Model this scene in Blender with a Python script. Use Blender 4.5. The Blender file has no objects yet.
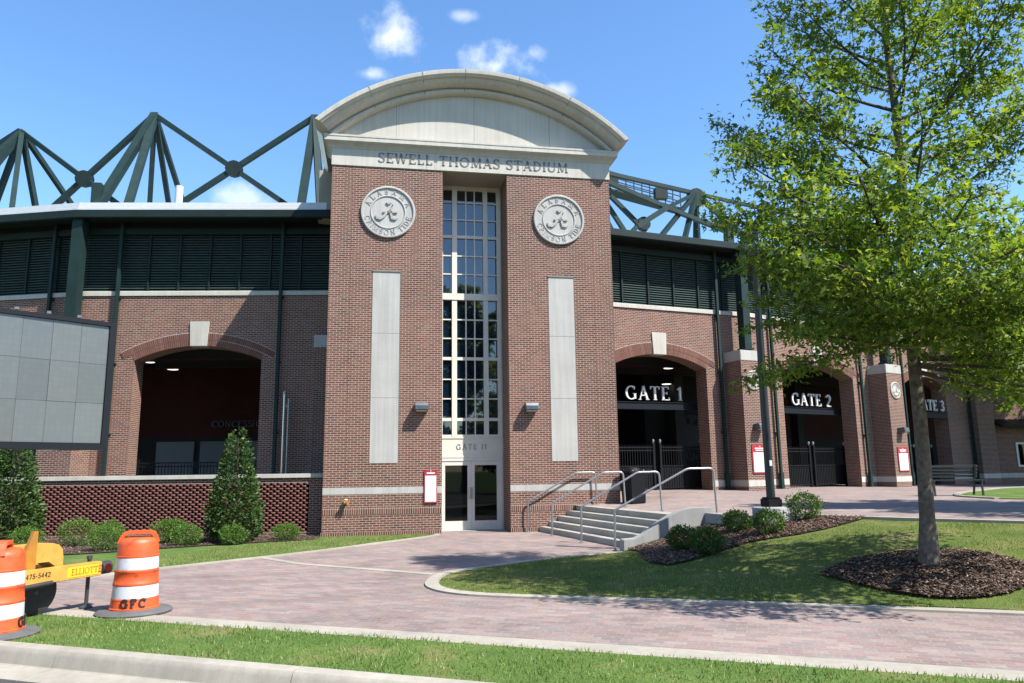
import bpy, bmesh, math, random
import numpy as np
from mathutils import Vector, Matrix
from mathutils.geometry import delaunay_2d_cdt
R = math.radians
S = bpy.context.scene
C = S.collection
rnd = random.Random(7)
rng = np.random.default_rng(11)

# ------------------------------------------------------------------ camera
cam = bpy.data.cameras.new('camera'); camo = bpy.data.objects.new('camera', cam); C.objects.link(camo)
yaw, pit, rol = 0.175030, 0.170996, 0.013279
f_ = np.array([math.sin(yaw)*math.cos(pit), math.cos(yaw)*math.cos(pit), math.sin(pit)])
r_ = np.array([math.cos(yaw), -math.sin(yaw), 0.]); u_ = np.cross(r_, f_)
r2 = math.cos(rol)*r_-math.sin(rol)*u_; u2 = math.cos(rol)*u_+math.sin(rol)*r_
camo.matrix_world = Matrix(((r2[0], u2[0], -f_[0], -2.961), (r2[1], u2[1], -f_[1], -23.446),
                            (r2[2], u2[2], -f_[2], 1.902), (0, 0, 0, 1)))
cam.sensor_width = 36; cam.lens = 745*36/1024; cam.clip_end = 3000; cam.clip_start = .05
S.camera = camo

# ------------------------------------------------------------------ sky, sun, exposure
SUNDIR = Vector((.73, -.68, 1.28)).normalized()
el = math.asin(SUNDIR.z); az = math.atan2(SUNDIR.x, SUNDIR.y)
W = bpy.data.worlds.new('World'); S.world = W; W.use_nodes = True
nt = W.node_tree; N = nt.nodes; Lk = nt.links
bg = N['Background']; bg.inputs['Strength'].default_value = .076
sky = N.new('ShaderNodeTexSky'); sky.sky_type = 'NISHITA'; sky.sun_disc = False
sky.sun_elevation = el; sky.sun_rotation = az; sky.air_density = 1.0; sky.dust_density = .3; sky.ozone_density = 3.0
SKYSAT = 1.15
hs = N.new('ShaderNodeHueSaturation'); hs.inputs['Saturation'].default_value = SKYSAT; hs.inputs['Value'].default_value = 1.82
Lk.new(sky.outputs[0], hs.inputs['Color'])
tc = N.new('ShaderNodeTexCoord')
nz = N.new('ShaderNodeTexNoise'); nz.inputs['Scale'].default_value = 17; nz.inputs['Detail'].default_value = 9; nz.inputs['Roughness'].default_value = .56
nm = N.new('ShaderNodeMapping'); nm.inputs['Location'].default_value = (3.15, 1.7, 5.3); Lk.new(tc.outputs['Generated'], nm.inputs[0]); Lk.new(nm.outputs[0], nz.inputs['Vector'])
def wmath(op, a, b=None):
    n = N.new('ShaderNodeMath'); n.operation = op
    for i, v in enumerate((a, b)):
        if v is None: continue
        if isinstance(v, (int, float)): n.inputs[i].default_value = v
        else: Lk.new(v, n.inputs[i])
    return n.outputs[0]
# clouds: fixed sky directions (az from +Y towards +X, elevation), angular half sizes, in degrees, opacity
CLOUDS = [(.3, 31.7, 2.9, 2.2, 1.0), (-1.3, 29.2, 2.6, .9, .65), (9.3, 30.2, 4.0, 2.0, 1.0), (6.2, 33.4, 1.4, .6, .4), (14.4, 28.3, 1.7, .7, .5),
          (-10.9, 19.7, 3.2, 1.2, .5), (12.4, 30.9, 1.3, .9, .35), (45, 13.0, 2.6, 1.1, .5), (-35, 25.5, 1.5, .6, .4), (37, 16.5, 3, .8, .3),
          (183, 24, 6, 5, .6), (176, 29, 5, 3, .5), (186, 19, 5, 2, .45), (150, 30, 9, 4, .8), (215, 22, 9, 4, .8)]
tot = None
for (ca, ce, wa, we, op) in CLOUDS:
    a, e = R(ca), R(ce)
    c = Vector((math.sin(a)*math.cos(e), math.cos(a)*math.cos(e), math.sin(e)))
    rt = Vector((math.cos(a), -math.sin(a), 0)); up = rt.cross(c)
    d1 = N.new('ShaderNodeVectorMath'); d1.operation = 'DOT_PRODUCT'; Lk.new(tc.outputs['Generated'], d1.inputs[0]); d1.inputs[1].default_value = rt/math.sin(R(wa))
    d2 = N.new('ShaderNodeVectorMath'); d2.operation = 'DOT_PRODUCT'; Lk.new(tc.outputs['Generated'], d2.inputs[0]); d2.inputs[1].default_value = up/math.sin(R(we))
    d3 = N.new('ShaderNodeVectorMath'); d3.operation = 'DOT_PRODUCT'; Lk.new(tc.outputs['Generated'], d3.inputs[0]); d3.inputs[1].default_value = c
    x2 = wmath('MULTIPLY', d1.outputs['Value'], d1.outputs['Value']); y2 = wmath('MULTIPLY', d2.outputs['Value'], d2.outputs['Value'])
    rr = wmath('SQRT', wmath('ADD', x2, y2))
    dens = wmath('SUBTRACT', wmath('MULTIPLY', nz.outputs['Fac'], 2.3), wmath('ADD', rr, .28))
    front = wmath('GREATER_THAN', d3.outputs['Value'], 0.0)
    mr = N.new('ShaderNodeMapRange'); mr.interpolation_type = 'SMOOTHSTEP'; Lk.new(dens, mr.inputs['Value']); mr.inputs['From Min'].default_value = 0; mr.inputs['From Max'].default_value = 1.0
    v = wmath('MULTIPLY', wmath('MULTIPLY', mr.outputs[0], op), front)
    tot = v if tot is None else wmath('ADD', tot, v)
cl = N.new('ShaderNodeClamp'); Lk.new(tot, cl.inputs[0])
mx = N.new('ShaderNodeMix'); mx.data_type = 'RGBA'; Lk.new(cl.outputs[0], mx.inputs['Factor']); Lk.new(hs.outputs[0], mx.inputs[6]); mx.inputs[7].default_value = (8.6, 8.9, 9.4, 1)
Lk.new(mx.outputs[2], bg.inputs['Color'])

sl = bpy.data.lights.new('sun', 'SUN'); sl.energy = 5.0; sl.angle = R(.53); sl.color = (1, .955, .89)
so = bpy.data.objects.new('sun', sl); C.objects.link(so)
so.rotation_euler = (-SUNDIR).to_track_quat('-Z', 'Y').to_euler()
S.view_settings.view_transform = 'Standard'; S.view_settings.look = 'None'; S.view_settings.gamma = 1
S.view_settings.exposure = 1.1
S.render.engine = 'CYCLES'
S.cycles.max_bounces = 6

# ------------------------------------------------------------------ materials
KA = .69          # all base colours sit a little below the first guesses
def mat(name):
    m = bpy.data.materials.new(name); m.use_nodes = True
    return m, m.node_tree.nodes, m.node_tree.links, m.node_tree.nodes['Principled BSDF']
def ramp(nodes, links, src, stops, const=False):
    r = nodes.new('ShaderNodeValToRGB'); r.color_ramp.interpolation = 'CONSTANT' if const else 'LINEAR'
    e = r.color_ramp.elements
    while len(e) > 1: e.remove(e[-1])
    e[0].position, e[0].color = stops[0][0], (*stops[0][1], 1)
    for p, c in stops[1:]:
        q = e.new(p); q.color = (*c, 1)
    links.new(src, r.inputs[0]); return r.outputs[0]
def noise(nodes, links, scale, detail=4, vec='Object', rough=.55):
    t = nodes.new('ShaderNodeTexCoord'); n = nodes.new('ShaderNodeTexNoise')
    n.inputs['Scale'].default_value = scale; n.inputs['Detail'].default_value = detail; n.inputs['Roughness'].default_value = rough
    links.new(t.outputs[vec], n.inputs['Vector']); return n.outputs['Fac']
def mixc(nodes, links, fac, a, b, mode='MIX'):
    m = nodes.new('ShaderNodeMix'); m.data_type = 'RGBA'; m.blend_type = mode
    if isinstance(fac, (int, float)): m.inputs['Factor'].default_value = fac
    else: links.new(fac, m.inputs['Factor'])
    for i, v in ((6, a), (7, b)):
        if isinstance(v, tuple): m.inputs[i].default_value = (*v[:3], 1)
        else: links.new(v, m.inputs[i])
    return m.outputs[2]
def bump(nodes, links, h, b, strength=.3, dist=.01):
    n = nodes.new('ShaderNodeBump'); n.inputs['Strength'].default_value = strength; n.inputs['Distance'].default_value = dist
    links.new(h, n.inputs['Height']); links.new(n.outputs[0], b.inputs['Normal'])
def simple(name, col, rough=.6, metal=0., var=.15, scale=6, spec=.5, bmp=0., scuff=0.):
    m, n, l, b = mat(name)
    f = noise(n, l, scale, 5)
    col = tuple(c*KA for c in col); lo = tuple(max(0, c*(1-var)) for c in col); hi = tuple(min(1, c*(1+var)) for c in col)
    c = ramp(n, l, f, [(.3, lo), (.7, hi)])
    if scuff:
        c = mixc(n, l, 1.0, c, ramp(n, l, noise(n, l, 5, 9, rough=.72), [(.36, (1-scuff,)*3), (.46, (1, 1, 1))]), 'MULTIPLY')
        c = mixc(n, l, ramp(n, l, noise(n, l, 23, 6, rough=.7), [(.62, (0, 0, 0)), (.72, (scuff*.5,)*3)]), c, (.30, .27, .24))
    l.new(c, b.inputs['Base Color'])
    b.inputs['Roughness'].default_value = rough; b.inputs['Metallic'].default_value = metal
    b.inputs['Specular IOR Level'].default_value = spec
    if bmp: bump(n, l, noise(n, l, scale*12, 3), b, bmp, .01)
    return m
def brickmat(name, cols, mortar, bw=.2032, rh=.0677, ms=.0075, rot=0., offset=.5, var=.12, rough=.85, vscale=.5, bstr=.5, wear=.35, streak=(1.6, 1.6, .12)):
    m, n, l, b = mat(name)
    t = n.new('ShaderNodeTexCoord'); mp = n.new('ShaderNodeMapping'); mp.inputs['Rotation'].default_value = (0, 0, rot)
    l.new(t.outputs['UV'], mp.inputs[0])
    br = n.new('ShaderNodeTexBrick'); br.offset = offset; l.new(mp.outputs[0], br.inputs['Vector'])
    br.inputs['Color1'].default_value = (0, 0, 0, 1); br.inputs['Color2'].default_value = (1, 1, 1, 1); br.inputs['Mortar'].default_value = (.5, .5, .5, 1)
    br.inputs['Scale'].default_value = 1; br.inputs['Mortar Size'].default_value = ms; br.inputs['Mortar Smooth'].default_value = .15
    br.inputs['Brick Width'].default_value = bw; br.inputs['Row Height'].default_value = rh
    cols = [(p, tuple(x*KA for x in c)) for p, c in cols]; mortar = tuple(x*KA for x in mortar)
    c = ramp(n, l, br.outputs['Color'], cols, True)
    big = noise(n, l, vscale, 5); fine = noise(n, l, 25, 4)
    c = mixc(n, l, 1.0, c, ramp(n, l, big, [(.3, (1-var,)*3), (.7, (1+var,)*3)]), 'MULTIPLY')
    c = mixc(n, l, 1.0, c, ramp(n, l, fine, [(.25, (.8,)*3), (.75, (1.2,)*3)]), 'MULTIPLY')
    if wear:
        c = mixc(n, l, 1.0, c, ramp(n, l, noise(n, l, wear, 7, rough=.65), [(.34, (.74, .73, .72)), (.45, (.98, .98, .98)), (.62, (1.08, 1.07, 1.05))]), 'MULTIPLY')
        tg = n.new('ShaderNodeTexCoord'); ms_ = n.new('ShaderNodeMapping'); ms_.inputs['Scale'].default_value = streak; l.new(tg.outputs['Object'], ms_.inputs[0])
        sn = n.new('ShaderNodeTexNoise'); sn.inputs['Scale'].default_value = 1; sn.inputs['Detail'].default_value = 5; l.new(ms_.outputs[0], sn.inputs['Vector'])
        c = mixc(n, l, 1.0, c, ramp(n, l, sn.outputs['Fac'], [(.33, (.84, .83, .82)), (.55, (1, 1, 1)), (.72, (1.08, 1.07, 1.06))]), 'MULTIPLY')
    mo = mixc(n, l, 1.0, mortar, ramp(n, l, fine, [(.2, (.8,)*3), (.8, (1.1,)*3)]), 'MULTIPLY')
    l.new(mixc(n, l, br.outputs['Fac'], c, mo), b.inputs['Base Color'])
    b.inputs['Roughness'].default_value = rough; b.inputs['Specular IOR Level'].default_value = .25
    inv = n.new('ShaderNodeMath'); inv.operation = 'SUBTRACT'; inv.inputs[0].default_value = 1; l.new(br.outputs['Fac'], inv.inputs[1])
    bump(n, l, inv.outputs[0], b, bstr, .006)
    return m
BR = [(0, (.165, .060, .042)), (.16, (.20, .080, .056)), (.36, (.17, .064, .045)), (.54, (.21, .092, .066)), (.68, (.15, .056, .040)), (.79, (.185, .071, .048)), (.91, (.105, .055, .046)), (.95, (.195, .115, .086))]
MO = (.53, .46, .375)
M = {}
M['brick'] = brickmat('brick', BR, MO)
M['soldier'] = brickmat('soldier_brick', BR, MO, bw=.0677, rh=.2032, offset=0)
M['archbrick'] = brickmat('arch_brick', [(0, (.17, .062, .042)), (.4, (.205, .082, .056)), (.7, (.15, .056, .04))], (.42, .34, .28), bw=.0677, rh=.21, ms=.004, offset=0)
M['archmortar'] = simple('arch_mortar', (.46, .41, .36), .9)
M['screenbrick'] = simple('screen_brick', (.195, .075, .058), .85, var=.35, scale=5, bmp=.3)
PV = [(0, (.305, .222, .20)), (.16, (.33, .25, .224)), (.32, (.278, .226, .21)), (.48, (.338, .258, .23)), (.62, (.29, .202, .183)), (.76, (.348, .28, .248)), (.88, (.255, .213, .203))]
M['paver'] = brickmat('paver', PV, (.36, .325, .295), bw=.24, rh=.12, ms=.005, rot=.5105, var=.10, vscale=.25, bstr=.35, wear=.9, streak=(.25, 1.4, 1))
M['plazapaver'] = brickmat('plaza_paver', PV, (.40, .35, .31), bw=.21, rh=.105, ms=.005, rot=.2, var=.12, vscale=.2, bstr=.3, wear=.7, streak=(.25, 1.4, 1))
M['redpaver'] = brickmat('red_paver_border', [(0, (.28, .12, .10)), (.5, (.33, .16, .13))], (.4, .33, .29), bw=.105, rh=.21, rot=.5105, offset=0)
def stone(name, col, var=.08, joints=None):
    m, n, l, b = mat(name)
    col = tuple(c*KA for c in col); a = noise(n, l, .9, 6); f = noise(n, l, 40, 3)
    c = ramp(n, l, a, [(.3, tuple(x*(1-var) for x in col)), (.7, tuple(x*(1+var) for x in col))])
    c = mixc(n, l, 1.0, c, ramp(n, l, f, [(.3, (.93,)*3), (.7, (1.05,)*3)]), 'MULTIPLY')
    t = n.new('ShaderNodeTexCoord'); mp = n.new('ShaderNodeMapping'); mp.inputs['Scale'].default_value = (9, 9, .35); l.new(t.outputs['Object'], mp.inputs[0])
    st = n.new('ShaderNodeTexNoise'); st.inputs['Scale'].default_value = 1; st.inputs['Detail'].default_value = 4; l.new(mp.outputs[0], st.inputs['Vector'])
    c = mixc(n, l, 1.0, c, ramp(n, l, st.outputs['Fac'], [(.35, (.90, .89, .87)), (.6, (1, 1, 1))]), 'MULTIPLY')
    l.new(c, b.inputs['Base Color']); b.inputs['Roughness'].default_value = .8; b.inputs['Specular IOR Level'].default_value = .3
    bump(n, l, f, b, .12, .005); return m
M['stone'] = stone('cast_stone', (.62, .59, .52))
M['panelstone'] = stone('panel_stone', (.53, .52, .485))
M['concrete'] = stone('concrete', (.46, .43, .37), .15)
M['kerbconc'] = stone('kerb_concrete', (.44, .405, .335), .16)
M['wallconc'] = stone('cheek_concrete', (.40, .40, .385), .15)
M['stonejoint'] = simple('stone_joint', (.20, .19, .175), .9)
M['letter'] = simple('dark_letter', (.17, .165, .155), .6)
M['relief'] = stone('relief_stone', (.47, .455, .42))
M['cream'] = simple('cream_frame', (.86, .82, .70), .45, var=.04)
M['greyframe'] = simple('door_frame', (.82, .80, .73), .4, var=.04)
M['beige'] = simple('beige_stucco', (.40, .36, .29), .85, var=.07, scale=2)
M['green'] = simple('green_steel', (.014, .036, .033), .62, var=.2, scale=2, spec=.22)
M['darkgreen'] = simple('dark_green_steel', (.012, .025, .023), .62, var=.2, scale=2, spec=.22)
M['louvre'] = simple('louvre_slat', (.065, .11, .098), .5, var=.15)
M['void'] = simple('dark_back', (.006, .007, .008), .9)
M['whitemetal'] = simple('white_metal', (.72, .73, .73), .35, var=.05)
M['fixture'] = simple('fixture_grey', (.13, .145, .16), .4, .3)
M['darkrim'] = simple('dark_rim', (.10, .10, .105), .4, .4)
M['galv'] = simple('galvanised_steel', (.46, .47, .48), .34, .75, .1, 8)
M['chrome'] = simple('bright_pipe', (.62, .64, .67), .2, .9, .05)
M['black'] = simple('black_iron', (.007, .007, .009), .6, var=.2, spec=.2)
M['navy'] = simple('dark_blue_beam', (.009, .012, .018), .6, spec=.2)
M['white'] = simple('white_letter', (.82, .82, .80), .5, var=.03)
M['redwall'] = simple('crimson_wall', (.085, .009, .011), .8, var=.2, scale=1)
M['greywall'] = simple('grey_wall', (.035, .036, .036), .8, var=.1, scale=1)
M['shutter'] = simple('roll_shutter', (.24, .28, .32), .5, var=.06)
M['signred'] = simple('sign_red', (.42, .02, .035), .45, var=.06)
M['signwhite'] = simple('sign_white', (.80, .80, .80), .4, var=.02)
M['orange'] = simple('orange_plastic', (.88, .12, .028), .5, var=.16, scale=7, scuff=.42)
M['stripe'] = simple('reflective_white', (.76, .78, .84), .38, var=.10, scale=8, scuff=.35)
M['rubber'] = simple('black_rubber', (.035, .035, .038), .75, var=.25)
M['rubbergrey'] = simple('dusty_rubber', (.115, .118, .115), .8, var=.2)
M['marker'] = simple('black_marker', (.02, .018, .016), .7)
M['yellow'] = simple('yellow_paint', (.74, .39, .075), .45, var=.16, scuff=.35)
M['label'] = simple('yellow_label', (.80, .62, .03), .5, var=.05)
M['ochre'] = simple('ochre_paint', (.50, .22, .03), .45, var=.15)
M['lens'] = simple('red_lens', (.09, .004, .006), .2)
M['asphalt'] = simple('asphalt', (.06, .06, .062), .9, var=.25, scale=30, bmp=.4)
M['bark'] = simple('bark', (.165, .135, .105), .92, var=.5, scale=11, bmp=1.0)
M['twig'] = simple('twig_bark', (.10, .08, .06), .9, var=.2)
M['soil'] = simple('mulch_soil', (.055, .034, .024), .95, var=.35, scale=14, bmp=.6)
M['lamp'] = simple('lamp_blue_black', (.010, .013, .019), .4)
M['bench'] = simple('bench_metal', (.018, .02, .02), .5)
def islandmat(name, stops, rough=.55, trans=.35, spec=.35):
    m, n, l, b = mat(name)
    g = n.new('ShaderNodeNewGeometry')
    c = ramp(n, l, g.outputs['Random Per Island'], [(p, tuple(x*KA for x in q)) for p, q in stops])
    big = noise(n, l, .7, 3)
    c = mixc(n, l, 1.0, c, ramp(n, l, big, [(.3, (.80, .84, .8)), (.7, (1.2, 1.16, 1.1))]), 'MULTIPLY')
    l.new(c, b.inputs['Base Color']); b.inputs['Roughness'].default_value = rough; b.inputs['Specular IOR Level'].default_value = spec
    if trans:
        tr = n.new('ShaderNodeBsdfTranslucent'); l.new(mixc(n, l, 1.0, c, (1.5, 1.35, .55), 'MULTIPLY'), tr.inputs[0])
        ms = n.new('ShaderNodeMixShader'); ms.inputs[0].default_value = trans
        l.new(b.outputs[0], ms.inputs[1]); l.new(tr.outputs[0], ms.inputs[2]); l.new(ms.outputs[0], n['Material Output'].inputs[0])
    return m
M['leaf'] = islandmat('tree_leaf', [(0, (.085, .18, .03)), (.4, (.15, .27, .042)), (.75, (.23, .35, .055)), (1, (.36, .45, .08))], .5, .5)
M['holly'] = islandmat('glossy_leaf', [(0, (.034, .085, .020)), (.5, (.06, .13, .028)), (.85, (.09, .16, .04)), (1, (.12, .165, .055))], .5, .15, .3)
M['box'] = islandmat('shrub_leaf', [(0, (.07, .16, .025)), (.5, (.12, .24, .036)), (1, (.19, .32, .06))], .5, .25)
M['boxdark'] = islandmat('dark_shrub_leaf', [(0, (.045, .11, .018)), (.5, (.085, .175, .026)), (1, (.15, .25, .045))], .45, .2)
M['blade'] = islandmat('grass_blade', [(0, (.115, .21, .038)), (.45, (.18, .295, .062)), (.8, (.25, .34, .09)), (.93, (.35, .36, .13)), (1, (.44, .39, .19))], .6, .3)
M['blade_dry'] = islandmat('grass_blade_dry', [(0, (.135, .21, .037)), (.4, (.22, .28, .066)), (.72, (.33, .33, .105)), (1, (.48, .40, .20))], .6, .25)
M['chip'] = islandmat('mulch_chip', [(0, (.05, .026, .019)), (.45, (.125, .07, .05)), (.8, (.24, .155, .115)), (1, (.42, .33, .26))], .85, 0)
def turf(name, a, b_, dry):
    m, n, l, b = mat(name)
    c = ramp(n, l, noise(n, l, 1.1, 6), [(.3, tuple(x*KA for x in a)), (.55, tuple(x*KA for x in b_)), (.68, tuple(x*KA for x in dry)), (.8, (.17, .135, .085))])
    c = mixc(n, l, 1.0, c, ramp(n, l, noise(n, l, 45, 4), [(.25, (.6,)*3), (.75, (1.3,)*3)]), 'MULTIPLY')
    l.new(c, b.inputs['Base Color']); b.inputs['Roughness'].default_value = .95; b.inputs['Specular IOR Level'].default_value = .1
    bump(n, l, noise(n, l, 60, 4), b, .8, .02); return m
M['turf'] = turf('turf', (.085, .16, .035), (.13, .205, .05), (.23, .225, .09))
M['turfdry'] = turf('turf_dry', (.09, .14, .03), (.15, .19, .05), (.27, .235, .10))
def glassmat(name, col=(.012, .016, .02), rough=.02, ior=1.9):
    m, n, l, b = mat(name); b.inputs['Base Color'].default_value = (*col, 1); b.inputs['Roughness'].default_value = rough
    b.inputs['IOR'].default_value = ior; b.inputs['Specular IOR Level'].default_value = .8
    f = noise(n, l, .8, 2); bump(n, l, f, b, .02, .02); return m
M['glass'] = glassmat('window_glass', (.004, .010, .020), ior=1.7); M['doorglass'] = glassmat('door_glass', (.003, .0035, .004), ior=1.28)
def emit(name, col, st):
    m, n, l, b = mat(name); b.inputs['Base Color'].default_value = (.8, .8, .75, 1); b.inputs['Emission Color'].default_value = (*col, 1); b.inputs['Emission Strength'].default_value = st; return m
M['lit'] = emit('ceiling_lamp_glow', (1, .97, .85), .9)
def ledmat():
    m, n, l, b = mat('led_panel')
    g = n.new('ShaderNodeNewGeometry')
    c = ramp(n, l, g.outputs['Random Per Island'], [(0, (.078, .086, .083)), (.3, (.095, .106, .105)), (.6, (.082, .088, .081)), (.8, (.106, .12, .121)), (1, (.092, .097, .086))])
    t = n.new('ShaderNodeTexCoord'); br = n.new('ShaderNodeTexBrick'); br.offset = 0; l.new(t.outputs['UV'], br.inputs['Vector'])
    br.inputs['Color1'].default_value = (.94, .94, .94, 1); br.inputs['Color2'].default_value = (1.04, 1.04, 1.04, 1); br.inputs['Mortar'].default_value = (.91, .91, .91, 1)
    br.inputs['Scale'].default_value = 1; br.inputs['Brick Width'].default_value = .08; br.inputs['Row Height'].default_value = .08; br.inputs['Mortar Size'].default_value = .006
    c = mixc(n, l, 1.0, c, br.outputs['Color'], 'MULTIPLY')
    l.new(c, b.inputs['Base Color']); b.inputs['Roughness'].default_value = .28; b.inputs['Specular IOR Level'].default_value = .7
    return m
M['led'] = ledmat()

# ------------------------------------------------------------------ mesh builder
class MB:
    def __init__(s): s.v = []; s.f = []; s.uv = {}
    def face(s, pts, uv=None):
        i = len(s.v); s.v += [tuple(p) for p in pts]; s.f.append(tuple(range(i, i+len(pts))))
        if uv: s.uv[len(s.f)-1] = uv
    def box(s, x0, x1, y0, y1, z0, z1):
        i = len(s.v)
        s.v += [(x, y, z) for z in (z0, z1) for y in (y0, y1) for x in (x0, x1)]
        for q in ((0, 2, 3, 1), (4, 5, 7, 6), (0, 1, 5, 4), (2, 6, 7, 3), (0, 4, 6, 2), (1, 3, 7, 5)): s.f.append(tuple(i+k for k in q))
    def rings(s, rs, close=True, cap=True):
        base = len(s.v); n = len(rs[0])
        for r in rs: s.v += [tuple(p) for p in r]
        for k in range(len(rs)-1):
            for j in range(n if close else n-1):
                a = base+k*n+j; b = base+k*n+(j+1) % n
                s.f.append((a, b, b+n, a+n))
        if cap and close:
            s.f.append(tuple(base+j for j in reversed(range(n)))); s.f.append(tuple(base+(len(rs)-1)*n+j for j in range(n)))
    def tube(s, path, r, seg=8, cap=True):
        P = [Vector(p) for p in path]; rs = r if isinstance(r, (list, tuple)) else [r]*len(P)
        d0 = (P[1]-P[0]).normalized(); ref = Vector((0, 0, 1)) if abs(d0.z) < .9 else Vector((1, 0, 0))
        n = d0.cross(ref).normalized(); out = []
        for i, p in enumerate(P):
            d = ((P[min(i+1, len(P)-1)]-P[i]).normalized()+(P[i]-P[max(i-1, 0)]).normalized())
            d = d.normalized() if d.length > 1e-6 else d0
            n = (n-d*n.dot(d)).normalized(); b = d.cross(n)
            out.append([p+(n*math.cos(2*math.pi*k/seg)+b*math.sin(2*math.pi*k/seg))*rs[i] for k in range(seg)])
        s.rings(out, True, cap)
    def beam(s, a, b, w, h=None):
        h = h or w; a = Vector(a); b = Vector(b); d = (b-a).normalized(); n = d.cross(Vector((0, 0, 1)))
        n = n.normalized() if n.length > 1e-4 else Vector((1, 0, 0)); u = n.cross(d)
        s.rings([[p+n*w/2*i+u*h/2*j for i, j in ((-1, -1), (1, -1), (1, 1), (-1, 1))] for p in (a, b)])
    def lathe(s, prof, seg=24, c=(0, 0, 0), cap=True, sx=1, sy=1):
        s.rings([[(c[0]+r*sx*math.cos(2*math.pi*k/seg), c[1]+r*sy*math.sin(2*math.pi*k/seg), c[2]+z) for k in range(seg)] for r, z in prof], True, cap)
    def disc_y(s, cx, cz, prof, seg=40):       # lathe about an axis along y ; prof = (r, y)
        s.rings([[(cx+r*math.cos(2*math.pi*k/seg), y, cz+r*math.sin(2*math.pi*k/seg)) for k in range(seg)] for r, y in prof], True, True)
    def prism(s, poly, z0, z1):
        s.rings([[(x, y, z0) for x, y in poly], [(x, y, z1) for x, y in poly]])
    def prism_y(s, poly, y0, y1):
        s.rings([[(x, y1, z) for x, z in poly], [(x, y0, z) for x, z in poly]])
    def ribbon(s, pts, ws, y0, y1, tf=None):
        n = len(pts); L = []; Rr = []
        for i in range(n):
            a = pts[max(i-1, 0)]; b = pts[min(i+1, n-1)]; dx, dz = b[0]-a[0], b[1]-a[1]; l = math.hypot(dx, dz) or 1
            w = ws[i]/2; L.append((pts[i][0]-dz/l*w, pts[i][1]+dx/l*w)); Rr.append((pts[i][0]+dz/l*w, pts[i][1]-dx/l*w))
        t = tf or (lambda x, y, z: (x, y, z))
        for i in range(n-1):
            q = [L[i], L[i+1], Rr[i+1], Rr[i]]
            s.rings([[t(x, y1, z) for x, z in q], [t(x, y0, z) for x, z in q]])
    def build(s, name, m, parent=None, loc=(0, 0, 0), rz=0., smooth=False, angle=35, bevel=0.):
        me = bpy.data.meshes.new(name); me.from_pydata(s.v, [], s.f)
        bm = bmesh.new(); bm.from_mesh(me); bm.faces.ensure_lookup_table()
        if not s.uv: bmesh.ops.recalc_face_normals(bm, faces=bm.faces)
        uvl = bm.loops.layers.uv.new('UVMap')
        for f in bm.faces:
            f.normal_update(); nn = f.normal; u = s.uv.get(f.index)
            for k, lp in enumerate(f.loops):
                c = lp.vert.co
                if u: lp[uvl].uv = u[k]
                elif abs(nn.z) > .7: lp[uvl].uv = (c.x, c.y)
                elif abs(nn.x) > abs(nn.y): lp[uvl].uv = (c.y, c.z)
                else: lp[uvl].uv = (c.x, c.z)
            f.smooth = smooth
        if bevel: bmesh.ops.bevel(bm, geom=[e for e in bm.edges if e.is_manifold and e.calc_face_angle(0) > .6], offset=bevel, segments=2, affect='EDGES')
        bm.to_mesh(me); bm.free()
        if smooth: me.set_sharp_from_angle(angle=R(angle))
        me.materials.append(M[m] if isinstance(m, str) else m)
        return link(name, me, parent, loc, rz)
def link(name, data, parent=None, loc=(0, 0, 0), rz=0.):
    o = bpy.data.objects.new(name, data); C.objects.link(o); o.location = loc; o.rotation_euler = (0, 0, rz)
    if parent: o.parent = parent
    return o
def thing(name, label, cat, loc=(0, 0, 0), rz=0., group=None):
    return tag(link(name, None, None, loc, rz), label, cat, group)
def tag(o, label, cat, group=None, kind=None):
    o['label'] = label; o['category'] = cat
    if group: o['group'] = group
    if kind: o['kind'] = kind
    return o
def struct(o, kind='structure'): o['kind'] = kind; return o
def fastmesh(name, V, F, m, parent=None, loc=(0, 0, 0), rz=0.):
    me = bpy.data.meshes.new(name); V = np.asarray(V, np.float32); F = np.asarray(F, np.int32)
    me.vertices.add(len(V)); me.vertices.foreach_set('co', V.ravel())
    k = F.shape[1]; me.loops.add(F.size); me.loops.foreach_set('vertex_index', F.ravel())
    me.polygons.add(len(F)); me.polygons.foreach_set('loop_start', np.arange(len(F), dtype=np.int32)*k)
    me.update(calc_edges=True); me.validate()
    me.materials.append(M[m]); return link(name, me, parent, loc, rz)
def copy_tree(o, parent=None):
    c = o.copy(); C.objects.link(c)
    if parent: c.parent = parent
    for ch in [x for x in C.objects if x.parent == o]: copy_tree(ch, c)
    return c

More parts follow.
